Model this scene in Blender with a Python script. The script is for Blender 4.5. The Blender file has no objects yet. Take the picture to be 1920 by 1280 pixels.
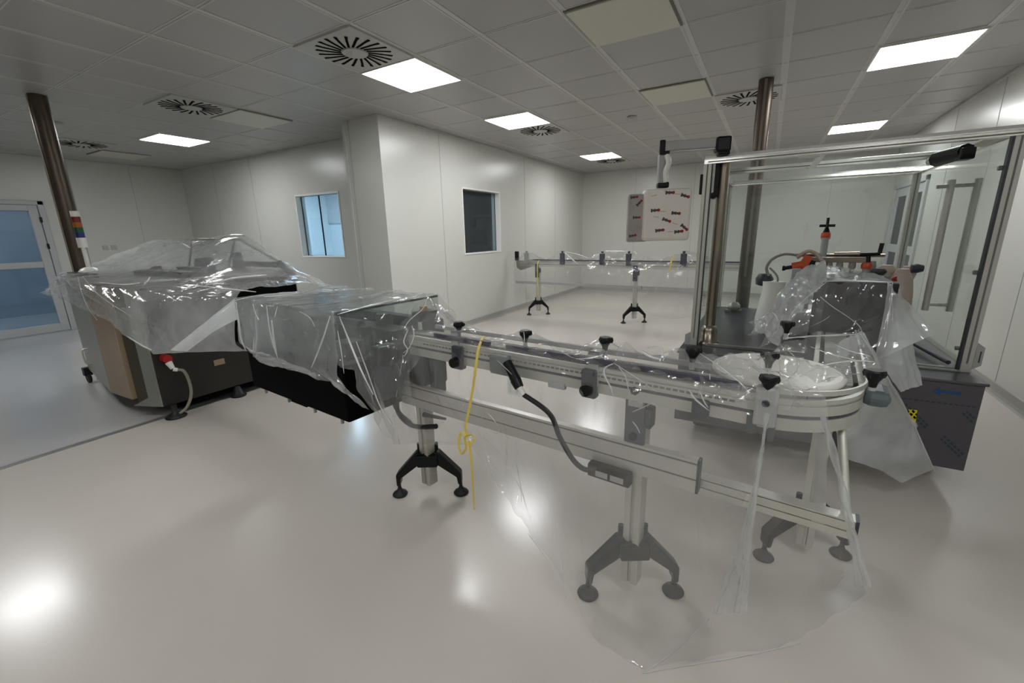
import bpy, math, random
import numpy as np
from mathutils import Vector, Matrix, noise
random.seed(7)
S = bpy.context.scene
COL = S.collection
# ------------------------------------------------------------------ camera
F_PX = 803.22
RC = np.array([[0.86367, 0.50356, -0.02228], [0.10369, -0.22084, -0.96978], [-0.49326, 0.83526, -0.24295]])
CAM = np.array([2.4331, -2.1832, 1.3634])
cd = bpy.data.cameras.new('camera'); cam = bpy.data.objects.new('camera', cd); COL.objects.link(cam)
cd.sensor_width = 36; cd.lens = F_PX / 1920 * 36; cd.clip_start = .05; cd.clip_end = 60
def _orth(m):
    u, _, v = np.linalg.svd(m); return u @ v
RC = _orth(RC)
mw = Matrix.Identity(4)
for r in range(3):
    mw[r][0] = RC[0][r]; mw[r][1] = -RC[1][r]; mw[r][2] = -RC[2][r]; mw[r][3] = CAM[r]
cam.matrix_world = mw
S.camera = cam
# ------------------------------------------------------------------ world, exposure
LIGHT_E = 9.0
W = bpy.data.worlds.new('world'); S.world = W; W.use_nodes = True
W.node_tree.nodes['Background'].inputs[0].default_value = (.75, .8, .9, 1)
W.node_tree.nodes['Background'].inputs[1].default_value = .05
S.view_settings.view_transform = 'Standard'; S.view_settings.look = 'None'
S.view_settings.exposure = 1.62; S.view_settings.gamma = 1.0; S.view_settings.use_curve_mapping = False
S.cycles.transparent_max_bounces = 24
S.cycles.max_bounces = 10

H = 2.6757
XL, XR, XC, YM, YF, YB = -7.34, 4.166, -1.42, 2.151, 7.742, -6.2
CX, CY = -2.01, 1.55           # the boxed column that juts out of the partition
# conveyor frame
PA = math.radians(-5.5)
P2 = Vector((2.11, -.775, 0))
E1 = Vector((math.cos(PA), math.sin(PA), 0)); E2 = Vector((-math.sin(PA), math.cos(PA), 0))
def w(s, t, z): return P2 + E1*s + E2*t + Vector((0, 0, z))
def ray(u, v): return RC.T @ np.array([(u-960)/F_PX, (v-640)/F_PX, 1.0])
def at(u, v, x=None, y=None, z=None, t=None, s=None):
    d = ray(u, v)
    if x is not None: k = (x-CAM[0])/d[0]
    elif y is not None: k = (y-CAM[1])/d[1]
    elif z is not None: k = (z-CAM[2])/d[2]
    elif t is not None:
        n = np.array(E2); k = (np.array(P2)+t*n-CAM) @ n / (d @ n)
    else:
        n = np.array(E1); k = (np.array(P2)+s*n-CAM) @ n / (d @ n)
    return Vector(CAM + k*d)

# ------------------------------------------------------------------ materials
def c3(h):
    h = h.lstrip('#'); v = [int(h[i:i+2], 16)/255 for i in (0, 2, 4)]
    return tuple(((x/12.92) if x <= .04045 else ((x+.055)/1.055)**2.4) for x in v) + (1,)
MATS = {}
def mat(name, col, rough=.5, metal=0, spec=.5, coat=0, coat_r=.1, bump=0, bscale=20, var=0, vscale=3, emis=None, estr=0, stretch=None):
    m = bpy.data.materials.new(name); m.use_nodes = True; nt = m.node_tree; b = nt.nodes['Principled BSDF']
    if isinstance(col, str): col = c3(col)
    b.inputs['Base Color'].default_value = col; b.inputs['Roughness'].default_value = rough; b.inputs['Metallic'].default_value = metal
    b.inputs['Specular IOR Level'].default_value = spec; b.inputs['Coat Weight'].default_value = coat; b.inputs['Coat Roughness'].default_value = coat_r
    tc = nt.nodes.new('ShaderNodeTexCoord')
    src = tc.outputs['Object']
    if stretch:
        mp = nt.nodes.new('ShaderNodeMapping'); mp.inputs['Scale'].default_value = stretch; nt.links.new(src, mp.inputs[0]); src = mp.outputs[0]
    if var:
        n = nt.nodes.new('ShaderNodeTexNoise'); n.inputs['Scale'].default_value = vscale; n.inputs['Detail'].default_value = 5
        nt.links.new(src, n.inputs['Vector'])
        r = nt.nodes.new('ShaderNodeMapRange'); r.inputs['From Min'].default_value = .3; r.inputs['From Max'].default_value = .7
        r.inputs['To Min'].default_value = 1-var; r.inputs['To Max'].default_value = 1+var
        nt.links.new(n.outputs['Fac'], r.inputs['Value'])
        mx = nt.nodes.new('ShaderNodeVectorMath'); mx.operation = 'SCALE'; mx.inputs[0].default_value = col[:3]
        nt.links.new(r.outputs[0], mx.inputs['Scale']); nt.links.new(mx.outputs[0], b.inputs['Base Color'])
    if bump:
        n2 = nt.nodes.new('ShaderNodeTexNoise'); n2.inputs['Scale'].default_value = bscale; n2.inputs['Detail'].default_value = 3
        nt.links.new(src, n2.inputs['Vector'])
        bp = nt.nodes.new('ShaderNodeBump'); bp.inputs['Strength'].default_value = bump; bp.inputs['Distance'].default_value = .01
        nt.links.new(n2.outputs['Fac'], bp.inputs['Height']); nt.links.new(bp.outputs[0], b.inputs['Normal'])
    if emis:
        b.inputs['Emission Color'].default_value = c3(emis); b.inputs['Emission Strength'].default_value = estr
    MATS[name] = m; return m
def thin(name, tint, alpha, rough=.08, body='#d8dcdc', transl=.6, bump=0.0, bscale=6, gloss=.5, fres=.35, milky=0.0):
    """thin clear sheet: light passes straight through, a share is scattered by the haze of the plastic, the rest mirrors"""
    m = bpy.data.materials.new(name); m.use_nodes = True; nt = m.node_tree; N = nt.nodes.new; L = nt.links.new
    for n in list(nt.nodes): nt.nodes.remove(n)
    out = N('ShaderNodeOutputMaterial'); tr = N('ShaderNodeBsdfTransparent'); tr.inputs[0].default_value = c3(tint)
    df = N('ShaderNodeBsdfDiffuse'); df.inputs[0].default_value = c3(body)
    tl = N('ShaderNodeBsdfTranslucent'); tl.inputs[0].default_value = c3(body)
    gl = N('ShaderNodeBsdfGlossy'); gl.inputs['Roughness'].default_value = rough
    md = N('ShaderNodeMixShader'); md.inputs[0].default_value = transl; L(df.outputs[0], md.inputs[1]); L(tl.outputs[0], md.inputs[2])
    tc = N('ShaderNodeTexCoord')
    haze = N('ShaderNodeMixShader'); L(tr.outputs[0], haze.inputs[1]); L(md.outputs[0], haze.inputs[2])
    if milky:
        nz = N('ShaderNodeTexNoise'); nz.inputs['Scale'].default_value = 3.5; nz.inputs['Detail'].default_value = 4; L(tc.outputs['Object'], nz.inputs['Vector'])
        mr = N('ShaderNodeMapRange'); mr.inputs['From Min'].default_value = .35; mr.inputs['From Max'].default_value = .7
        mr.inputs['To Min'].default_value = alpha; mr.inputs['To Max'].default_value = alpha+milky; L(nz.outputs['Fac'], mr.inputs['Value']); L(mr.outputs[0], haze.inputs[0])
    else: haze.inputs[0].default_value = alpha
    lw = N('ShaderNodeLayerWeight'); lw.inputs['Blend'].default_value = .5
    pw = N('ShaderNodeMath'); pw.operation = 'POWER'; L(lw.outputs['Facing'], pw.inputs[0]); pw.inputs[1].default_value = 4.0
    fr = N('ShaderNodeMath'); fr.operation = 'MULTIPLY_ADD'; L(pw.outputs[0], fr.inputs[0]); fr.inputs[1].default_value = fres; fr.inputs[2].default_value = .03+gloss*.06
    fin = N('ShaderNodeMixShader'); L(fr.outputs[0], fin.inputs[0]); L(haze.outputs[0], fin.inputs[1]); L(gl.outputs[0], fin.inputs[2])
    if bump:
        n2 = N('ShaderNodeTexNoise'); n2.inputs['Scale'].default_value = bscale; n2.inputs['Detail'].default_value = 4; n2.inputs['Distortion'].default_value = .8
        L(tc.outputs['Object'], n2.inputs['Vector'])
        bp = N('ShaderNodeBump'); bp.inputs['Strength'].default_value = bump; bp.inputs['Distance'].default_value = .02; L(n2.outputs['Fac'], bp.inputs['Height'])
        for q in (gl, lw, df): L(bp.outputs[0], q.inputs['Normal'])
    L(fin.outputs[0], out.inputs[0]); MATS[name] = m; return m
M = MATS
mat('wall_paint', '#c8c8c1', .28, spec=.45, var=.012, vscale=1.2)
mat('wall_seam', '#aeaea7', .5)
mat('ceiling_tile', '#aaa8a6', .36, var=.02, vscale=1.5)
mat('ceiling_bar', '#c2c2bd', .4)
mat('groove_dark', '#6c6c68', .6)
mat('floor_epoxy', '#c4bdb4', .22, spec=.5, coat=.15, coat_r=.14, bump=.05, bscale=1.6, var=.03, vscale=.8)
mat('floor_epoxy_grey', '#b8b6b3', .2, spec=.5, coat=.15, coat_r=.14, bump=.05, bscale=1.6, var=.03, vscale=.8)
mat('baseboard_grey', '#9b9a93', .4)
mat('door_frame', '#b4b6b6', .35)
mat('aluminium', '#c2c1b8', .36, metal=.5, var=.03, vscale=6)
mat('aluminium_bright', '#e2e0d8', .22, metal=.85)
mat('steel_brushed', '#93887c', .3, metal=.9, var=.12, vscale=9, stretch=(1, 1, .15))
mat('glare_white', '#f6f5f0', .3, metal=.25)  # white that stands in for ceiling light mirrored along the top beam
mat('steel_pole', '#564c42', .36, metal=.7, var=.3, vscale=7, stretch=(1, 1, .2))
mat('steel_beige', '#a3917c', .38, metal=.55, var=.06, vscale=4)
mat('steel_grey', '#8f918a', .35, metal=.6, var=.05, vscale=4)
mat('olive_steel', '#4e4b3e', .4, metal=.5, var=.05)
mat('dark_panel', '#292622', .4, metal=.2, var=.06, vscale=3)
mat('black_plastic', '#08080a', .42, spec=.3)
mat('black_rough', '#030304', .85, spec=.08)
mat('cover_dark', '#1a191e', .6, spec=.3)
mat('grey_plastic', '#44424c', .4)
mat('pale_grey', '#a5a5a3', .4)
mat('slate', '#33363c', .4)
mat('teal_grey', '#535d5d', .4)
mat('white_plastic', '#e6e4de', .35)
mat('belt_white', '#dddbd2', .4)
mat('chain_grey', '#8d8c86', .45)
mat('rubber', '#101113', .55)
mat('orange_plastic', '#c8502a', .4)
mat('red_plastic', '#a01c18', .35)
mat('amber_lens', '#a85a14', .3)
mat('green_lens', '#14502a', .3)
mat('blue_lens', '#12286a', .3)
mat('red_lens', '#741610', .3)
mat('brass', '#a98a52', .35, metal=.7)
mat('cable_grey', '#8d8a7c', .5)
mat('yellow_ribbon', '#dcc45a', .55)
mat('yellow_label', '#e3cf10', .5)
mat('coated_panel', '#57545a', .36, metal=.25, var=.03, vscale=3)
mat('print_blue', '#164a7c', .5)
mat('print_slate', '#2c3d49', .5)
mat('deck_steel', '#5a5a60', .28, metal=.6, var=.12, vscale=6)
mat('tan_cover', '#b6a79b', .5, var=.1, vscale=14)
mat('foam_wrap', '#e9e2d8', .6, bump=.3, bscale=25, var=.03, vscale=8)
mat('foam_wrap_grey', '#a49c95', .5, bump=.3, bscale=25, var=.12, vscale=9)
mat('mark_dark', '#3b3634', .6); mat('mark_red', '#a0202c', .6); mat('mark_pink', '#cda49c', .6)
mat('lamp_diffuser', '#ffffff', .5, emis='#fbfdff', estr=LIGHT_E)
mat('lamp_blue', '#ffffff', .5, emis='#cfe6f6', estr=8)
mat('lamp_dim', '#ffffff', .5, emis='#c4d8ea', estr=4)
mat('blank_panel', '#c8c7b9', .4)
mat('vent_white', '#b0afaa', .4)
mat('blue_room', '#a3a7ac', .5); mat('blue_room_light', '#bac3c8', .5); mat('dark_room', '#4a5860', .6)
mat('socket_grey', '#b0aea8', .5)
thin('window_glass', '#dfe9ee', .05, .02, gloss=.2)
thin('door_glass', '#c8d0d6', .12, .04, body='#8fa6bd', gloss=.3)
thin('smoked_glass', '#8a9096', .25, .04, body='#5c6068', gloss=.3)
thin('acrylic_roof', '#f6f9f8', .02, .03, body='#e6eaea', gloss=0, fres=.06)
thin('film_crease_glint', '#ffffff', .55, .08, body='#ffffff', gloss=1.5, fres=.6)  # white body shows doubled film and paints in its glints
thin('acrylic', '#f6f9f8', .035, .03, body='#e6eaea', gloss=.2, fres=.25)
thin('film', '#f8f9f8', .26, .09, body='#f2f2f2', bump=.55, bscale=7, gloss=.5, milky=.16)
thin('film_light', '#fbfbfb', .13, .09, body='#fafaf8', bump=.5, bscale=6, gloss=.5, milky=.10)
thin('film_heavy', '#f2f5f5', .55, .12, body='#f4f6f6', bump=.45, bscale=6, gloss=.6, milky=.2)
thin('film_far', '#fafafa', .06, .09, body='#eceeec', bump=.5, bscale=7, gloss=.5, milky=.08)

# ------------------------------------------------------------------ mesh helpers
class MB:
    def __init__(self): self.v = []; self.f = []; self.sm = []
    def add(self, vs, fs, smooth=False):
        o = len(self.v); self.v += [tuple(p) for p in vs]
        for f in fs: self.f.append([i+o for i in f]); self.sm.append(smooth)
        return self
    def box(self, c, s, rz=0, ry=0, rx=0, ch=0):
        a, b, h = s[0]/2, s[1]/2, s[2]/2
        m = Matrix.Translation(c) @ Matrix.Rotation(rz, 4, 'Z') @ Matrix.Rotation(ry, 4, 'Y') @ Matrix.Rotation(rx, 4, 'X')
        vs = [m @ Vector((x*a, y*b, z*h)) for z in (-1, 1) for y in (-1, 1) for x in (-1, 1)]
        return self.add(vs, [(0, 2, 3, 1), (4, 5, 7, 6), (0, 1, 5, 4), (2, 6, 7, 3), (0, 4, 6, 2), (1, 3, 7, 5)])
    def bb(self, x0, x1, y0, y1, z0, z1): return self.box(((x0+x1)/2, (y0+y1)/2, (z0+z1)/2), (abs(x1-x0), abs(y1-y0), abs(z1-z0)))
    def cyl(self, p0, p1, r0, r1=None, n=20, cap=True):
        p0 = Vector(p0); p1 = Vector(p1); r1 = r0 if r1 is None else r1
        d = (p1-p0).normalized(); a = d.orthogonal().normalized(); b = d.cross(a)
        vs = [p + (a*math.cos(k*math.tau/n)+b*math.sin(k*math.tau/n))*r for p, r in ((p0, r0), (p1, r1)) for k in range(n)]
        self.add(vs, [(k, (k+1) % n, n+(k+1) % n, n+k) for k in range(n)], True)
        if cap: self.add(vs, [tuple(range(n))[::-1], tuple(range(n, 2*n))])
        return self
    def lathe(self, c, prof, n=24, axis='Z'):
        c = Vector(c); vs = []
        for r, h in prof:
            for k in range(n):
                a = k*math.tau/n; p = Vector((r*math.cos(a), r*math.sin(a), h))
                if axis == 'Y': p = Vector((p.x, p.z, p.y))
                if axis == 'X': p = Vector((p.z, p.x, p.y))
                vs.append(c+p)
        m = len(prof)
        self.add(vs, [(i*n+k, i*n+(k+1) % n, (i+1)*n+(k+1) % n, (i+1)*n+k) for i in range(m-1) for k in range(n)], True)
        self.add(vs, [tuple(range(n))[::-1], tuple(range((m-1)*n, m*n))]); return self
    def prism(self, poly, z0, z1):
        n = len(poly); vs = [(p[0], p[1], z) for z in (z0, z1) for p in poly]
        return self.add(vs, [(k, (k+1) % n, n+(k+1) % n, n+k) for k in range(n)]+[tuple(range(n))[::-1], tuple(range(n, 2*n))])
    def extr(self, poly, d):
        """polygon of 3D points pushed along d"""
        n = len(poly); d = Vector(d); vs = [Vector(p) for p in poly]+[Vector(p)+d for p in poly]
        return self.add(vs, [(k, (k+1) % n, n+(k+1) % n, n+k) for k in range(n)]+[tuple(range(n))[::-1], tuple(range(n, 2*n))])
    def sweep(self, path, sec, smooth=False):
        """section (offset, z) carried along a flat path; offset is to the right of travel"""
        n = len(path); m = len(sec); vs = []
        for i, p in enumerate(path):
            a = Vector(path[max(i-1, 0)]); b = Vector(path[min(i+1, n-1)]); d = (b-a); d = Vector((d.x, d.y)).normalized(); nr = Vector((d.y, -d.x))
            for o, z in sec: vs.append((p[0]+nr.x*o, p[1]+nr.y*o, z))
        self.add(vs, [(i*m+k, i*m+(k+1) % m, (i+1)*m+(k+1) % m, (i+1)*m+k) for i in range(n-1) for k in range(m)], smooth)
        return self.add(vs, [tuple(range(m))[::-1], tuple(range((n-1)*m, n*m))])
    def tube(self, pts, r, n=10, sub=8):
        P = spline(pts, sub) if sub > 1 else [Vector(p) for p in pts]
        vs = []; prev = None
        for i, p in enumerate(P):
            d = (P[min(i+1, len(P)-1)]-P[max(i-1, 0)]).normalized()
            a = d.orthogonal().normalized() if prev is None else (prev-d*prev.dot(d)).normalized()
            prev = a; b = d.cross(a)
            vs += [p+(a*math.cos(k*math.tau/n)+b*math.sin(k*math.tau/n))*r for k in range(n)]
        m = len(P)
        self.add(vs, [(i*n+k, i*n+(k+1) % n, (i+1)*n+(k+1) % n, (i+1)*n+k) for i in range(m-1) for k in range(n)], True)
        return self.add(vs, [tuple(range(n))[::-1], tuple(range((m-1)*n, m*n))])
    def quad(self, *ps): return self.add(ps, [tuple(range(len(ps)))])
    def build(self, name, m, parent=None, bevel=0, world=False):
        me = bpy.data.meshes.new(name)
        vs = self.v
        if world and parent is not None:
            o = parent
            L = Vector((0, 0, 0))
            while o is not None: L += o.location; o = o.parent
            vs = [Vector(p)-L for p in vs]
        me.from_pydata([tuple(p) for p in vs], [], self.f); me.validate(clean_customdata=False)
        if len(me.polygons) == len(self.sm): me.polygons.foreach_set('use_smooth', self.sm)
        me.materials.append(M[m]); me.update()
        o = bpy.data.objects.new(name, me); COL.objects.link(o)
        if parent is not None: o.parent = parent
        if bevel:
            b = o.modifiers.new('bevel', 'BEVEL'); b.width = bevel; b.segments = 2; b.limit_method = 'ANGLE'
        return o
def cr(a, b, c, d, t):
    return .5*((2*b)+(c-a)*t+(2*a-5*b+4*c-d)*t*t+(3*b-a-3*c+d)*t**3)
def spline(pts, sub):
    P = [Vector(p) for p in pts]; out = []
    for i in range(len(P)-1):
        a = P[max(i-1, 0)]; b = P[i]; c = P[i+1]; d = P[min(i+2, len(P)-1)]
        for k in range(sub): out.append(cr(a, b, c, d, k/sub))
    out.append(P[-1]); return out
def tag(o, label=None, cat=None, group=None, kind=None):
    if label: o['label'] = label
    if cat: o['category'] = cat
    if group: o['group'] = group
    if kind: o['kind'] = kind
    return o
def empty(name, loc, label, cat, group=None, rz=0):
    o = bpy.data.objects.new(name, None); COL.objects.link(o); o.location = loc; o.rotation_euler.z = rz; o.empty_display_size = .1
    return tag(o, label, cat, group)
def struct(o): return tag(o, kind='structure')
def copy_tree(o, parent=None):
    c = o.copy(); COL.objects.link(c); c.parent = parent
    for ch in [x for x in bpy.data.objects if x.parent == o]: copy_tree(ch, c)
    return c

# ------------------------------------------------------------------ THE SETTING
T = .15
struct(MB().bb(XL-3.2, XR+2.2, YB-.3, YF+.3, -.2, 0).build('floor', 'floor_epoxy'))
struct(MB().bb(XL, -1.612, YB, YM, 0, .0008).build('floor_left', 'floor_epoxy_grey'))
struct(MB().bb(XL-T, XR+T, YB-T, YF+T, H+.003, H+.1).build('ceiling', 'ceiling_tile'))
g = MB()          # ceiling grid: wide double bars along Y, narrow bars along X
k = math.ceil(XL/.6)
while k*.6 < XR:
    x = k*.6
    for (a, b, z) in ((-.026, -.012, 0), (-.012, .012, .005), (.012, .026, 0)): g.bb(x+a, x+b, YB, YF, H+z*.5-.0005, H+.012)
    k += 1
k = math.ceil(YB/.6)
while k*.6 < YF:
    y = k*.6
    for (a, b, z) in ((-.014, -.006, .001), (.006, .014, .001)): g.bb(XL, XR, y+a, y+b, H+z-.0005, H+.012)
    k += 1
struct(g.build('trim_1', 'ceiling_bar'))

m = MB()          # left end wall with the door opening
DY0, DY1, DZ = -1.02, .17, 2.02
m.bb(XL-T, XL, YB, DY0, 0, H); m.bb(XL-T, XL, DY1, YM+.6, 0, H); m.bb(XL-T, XL, DY0, DY1, DZ, H)
struct(m.build('wall_left', 'wall_paint'))
W0 = (-3.955, -2.955, 1.09, 2.01)
m = MB(); m.bb(XL, W0[0], YM, YM+T, 0, H); m.bb(W0[1], CX, YM, YM+T, 0, H); m.bb(W0[0], W0[1], YM, YM+T, 0, W0[2]); m.bb(W0[0], W0[1], YM, YM+T, W0[3], H)
struct(m.build('wall_partition', 'wall_paint'))
struct(MB().bb(CX, XC, CY, YM+T, 0, H).build('wall_column', 'wall_paint'))
W1 = (3.035, 4.045, 1.09, 2.02)
m = MB(); m.bb(XC-T, XC, YM+T, W1[0], 0, H); m.bb(XC-T, XC, W1[1], YF, 0, H); m.bb(XC-T, XC, W1[0], W1[1], 0, W1[2]); m.bb(XC-T, XC, W1[0], W1[1], W1[3], H)
struct(m.build('wall_side', 'wall_paint'))
struct(MB().bb(XC-T, XR+T, YF, YF+T, 0, H).build('wall_far', 'wall_paint'))
D2 = (5.68, 7.46, 2.0)
m = MB(); m.bb(XR, XR+T, YB, D2[0], 0, H); m.bb(XR, XR+T, D2[1], YF, 0, H); m.bb(XR, XR+T, D2[0], D2[1], D2[2], H)
struct(m.build('wall_right', 'wall_paint'))
struct(MB().bb(XL-T, XR+T, YB-T, YB, 0, H).build('wall_rear', 'wall_paint'))
def skirt(name, pts):
    struct(MB().sweep([(p[0], p[1], 0) for p in pts], [(0, 0), (.035, 0), (.022, .012), (.014, .035), (.012, .095), (0, .10)]).build(name, 'baseboard_grey'))
skirt('baseboard_side', [(XC, CY, 0), (XC, YF, 0)])
skirt('baseboard_far', [(XC, YF, 0), (XR, YF, 0)])
skirt('baseboard_right', [(XR, D2[0]-.02, 0), (XR, YB, 0)])
skirt('baseboard_left', [(XL, DY1+.02, 0), (XL, YM, 0)])
skirt('baseboard_partition', [(XL, YM, 0), (CX, YM, 0)])
skirt('baseboard_column', [(CX, CY, 0), (XC, CY, 0)])
# wall panel joints and cover strips
m = MB()
for y in (2.58, 4.9, 6.2): m.bb(XC, XC+.003, y-.003, y+.003, .1, H)
for x in (-6.2, -5.05, -2.5): m.bb(x-.004, x+.004, YM-.003, YM, .1, H)
for y in (.55, 1.35): m.bb(XL, XL+.003, y-.004, y+.004, .1, H)
for x in (-.2, 1.0, 2.2, 3.3): m.bb(x-.004, x+.004, YF-.003, YF, .1, H)
m.bb(CX+.10, CX+.112, CY-.004, CY, .1, H)
for y in (-2.4, -.9, .3, 1.5, 2.7, 3.9, 5.1): m.bb(XR-.003, XR, y-.003, y+.003, .1, H)
struct(m.build('trim_2', 'wall_seam'))
m = MB(); m.bb(CX, CX+.04, CY-.008, CY, .1, H); m.bb(XC-.05, XC, CY-.006, CY, .1, H)
struct(m.build('trim_3', 'wall_paint'))
m = MB(); m.bb(XC, XC+.02, YM, YF, H-.02, H); m.bb(XC, XR, YF-.02, YF, H-.02, H); m.bb(XR-.02, XR, YB, YF, H-.02, H); m.bb(XL, CX, YM-.02, YM, H-.02, H); m.bb(XL, XL+.02, YB, YM, H-.02, H)
struct(m.build('trim_4', 'ceiling_bar'))
# metal joint strip in the floor
gm = MB(); gm.bb(-1.64, -1.585, YB, 1.5, -.001, .003); o = struct(gm.build('trim_5', 'steel_grey'))
gm = MB(); gm.bb(-1.618, -1.607, YB, 1.5, .003, .0036); o = struct(gm.build('trim_6', 'groove_dark'))
# windows
def window(name, axis, lo, hi, z0, z1, face, out):
    r = empty(name, (0, 0, 0), None, None); struct(r)
    m = MB(); fw = .012
    def b(m, a0, a1, d0, d1, za, zb):
        if axis == 'X': m.bb(a0, a1, min(d0, d1), max(d0, d1), za, zb)
        else: m.bb(min(d0, d1), max(d0, d1), a0, a1, za, zb)
    i = -out*.008; j = out*T
    b(m, lo-.01, lo+fw, face+i, face+j, z0-.01, z1+.01); b(m, hi-fw, hi+.01, face+i, face+j, z0-.01, z1+.01)
    b(m, lo+fw, hi-fw, face+i, face+j, z0-.01, z0+fw); b(m, lo+fw, hi-fw, face+i, face+j, z1-fw, z1+.01)
    struct(m.build('frame', 'white_plastic', r, .003))
    m = MB(); b(m, lo+fw-.004, hi-fw+.004, face+out*.09, face+out*.096, z0+fw-.004, z1-fw+.004); struct(m.build('pane', 'window_glass', r))
    m = MB()   # dark rubber gasket
    for (a0, a1, za, zb) in ((lo+fw, lo+fw+.014, z0+fw, z1-fw), (hi-fw-.008, hi-fw, z0+fw, z1-fw), (lo+fw, hi-fw, z0+fw, z0+fw+.006), (lo+fw, hi-fw, z1-fw-.006, z1-fw)): b(m, a0, a1, face+out*.08, face+out*.089, za, zb)
    struct(m.build('gasket', 'slate', r))
mul = MB().bb(-3.515, -3.503, 2.228, 2.245, W0[2]+.01, W0[3]-.01)
struct(mul.build('trim_9', 'black_plastic'))
window('window_1', 'X', W0[0], W0[1], W0[2], W0[3], YM, 1)
window('window_2', 'Y', W1[0], W1[1], W1[2], W1[3], XC, -1)
# left glazed door
r = struct(empty('door_1', (XL, 0, 0), None, None))
m = MB()
m.bb(XL-.10, XL+.03, DY1-.07, DY1, 0, DZ); m.bb(XL-.10, XL+.03, DY0, DY0+.07, 0, DZ); m.bb(XL-.10, XL+.03, DY0, DY1, DZ-.06, DZ)
struct(m.build('frame', 'door_frame', r, .006, True))
m = MB(); a, b_ = DY0+.075, DY1-.075
m.bb(XL-.06, XL+.01, b_-.105, b_, .01, DZ-.065); m.bb(XL-.06, XL+.01, a, a+.105, .01, DZ-.065)
for z0, z1 in ((.01, .13), (1.02, 1.11), (DZ-.15, DZ-.065)): m.bb(XL-.06, XL+.01, a+.105, b_-.105, z0, z1)
leaf = struct(m.build('leaf', 'door_frame', r, .005, True))
m = MB(); m.bb(XL-.03, XL-.024, a+.1, b_-.1, .12, 1.03); m.bb(XL-.03, XL-.024, a+.1, b_-.1, 1.1, DZ-.14)
struct(m.build('pane', 'door_glass', r, 0, True))
m = MB()
for z in (1.35, 1.75): m.bb(XL+.01, XL+.04, DY1-.085, DY1-.06, z-.05, z+.03)
struct(m.build('hinge', 'black_plastic', r, .003, True))
# double glazed door on the right wall, far end
r = struct(empty('door_2', (XR, D2[0], 0), None, None))
m = MB(); y0, y1, zz = D2
m.bb(XR-.03, XR+.08, y0, y0+.07, 0, zz); m.bb(XR-.03, XR+.08, y1-.07, y1, 0, zz); m.bb(XR-.03, XR+.08, y0, y1, zz-.07, zz)
struct(m.build('frame', 'door_frame', r, .005, True))
for ya, yb in ((y0+.075, (y0+y1)/2-.004), ((y0+y1)/2+.004, y1-.075)):
    m = MB(); m.bb(XR-.01, XR+.04, ya, ya+.13, .01, zz-.075); m.bb(XR-.01, XR+.04, yb-.13, yb, .01, zz-.075)
    for z0, z1 in ((.01, .16), (.95, 1.07), (zz-.2, zz-.075)): m.bb(XR-.01, XR+.04, ya+.13, yb-.13, z0, z1)
    struct(m.build('leaf', 'door_frame', r, .004, True))
    m = MB(); m.bb(XR+.01, XR+.016, ya+.125, yb-.125, .155, .96); m.bb(XR+.01, XR+.016, ya+.125, yb-.125, 1.06, zz-.195)
    struct(m.build('pane', 'smoked_glass', r, 0, True))
# rooms beyond the glass
def room(n, x0, x1, y0, y1, mt, skip=''):
    m = MB()
    if 'l' not in skip: m.bb(x0-.05, x0, y0, y1, 0, H)
    if 'r' not in skip: m.bb(x1, x1+.05, y0, y1, 0, H)
    if 'n' not in skip: m.bb(x0, x1, y0-.05, y0, 0, H)
    if 'f' not in skip: m.bb(x0, x1, y1, y1+.05, 0, H)
    struct(m.build(n, mt))
room('wall_beyond_partition', -7.2, -2.95, 2.36, 5.2, 'blue_room_light', 'n')
struct(MB().bb(-7.2, -1.6, 2.31, 7.7, H-.05, H-.01).build('ceiling_beyond_partition', 'blue_room'))
room('wall_beyond_side', -2.89, -1.62, 2.36, 6.4, 'dark_room', 'nr')
room('wall_beyond_left', -10.2, XL-.2, -3, 1.2, 'blue_room', 'r')
struct(MB().bb(-10.2, XL-.2, -3, 1.2, H-.05, H-.01).build('ceiling_beyond_left', 'blue_room'))
room('wall_beyond_right', XR+.2, XR+2, 5.2, 7.7, 'dark_room', 'l')
struct(MB().bb(XR+.2, XR+2, 5.2, 7.7, H-.05, H-.01).build('ceiling_beyond_right', 'dark_room'))
# a tall light blue panel joint, seen through window 1
struct(MB().bb(-7.19, -2.96, 5.16, 5.19, 1.72, H-.06).build('trim_7', 'blue_room'))
struct(MB().bb(-2.86, -2.62, 6.2, 6.35, .9, 2.6).build('trim_10', 'blue_room_light'))
struct(MB().bb(-6.55, -6.5, 5.1, 5.16, 0, H-.06).build('trim_8', 'slate'))

# ------------------------------------------------------------------ CEILING FITTINGS
G = .6
def lamp_proto():
    r = empty('ceiling_light', (0, 0, 0), None, None)
    m = MB(); q = .297
    for a in (-1, 1): m.bb(-q, q, a*q-a*.012, a*q, -.012, .02); m.bb(a*q-a*.012, a*q, -q+.012, q-.012, -.012, .02)
    m.build('frame', 'white_plastic', r)
    m = MB(); m.bb(-q+.012, q-.012, -q+.012, q-.012, -.008, .01); m.build('diffuser', 'lamp_diffuser', r); return r
lp = lamp_proto()
lamps = [(1, -1, 'lit square ceiling light beside the nearest round swirl vent, above the white column'),
         (4, -1, 'lit square ceiling light before the side wall, just past the column'),
         (9, -1, 'small lit square ceiling light farthest along the side wall'),
         (4, 5, 'large lit square ceiling light at the upper right of the room'),
         (9, 5, 'lit square ceiling light just above the glass enclosure roof'),
         (1, -8, 'lit square ceiling light at the left, over the film-covered machine'),
         (-4, -1, 'lit square ceiling light behind the camera, middle'), (-3, -8, 'lit square ceiling light behind the camera, left'), (-4, 5, 'lit square ceiling light behind the camera, right'), (-8, 2, 'added unseen ceiling light by the rear wall, brightening the floor')]  # last entry is an unseen lamp added to brighten the floor
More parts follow.
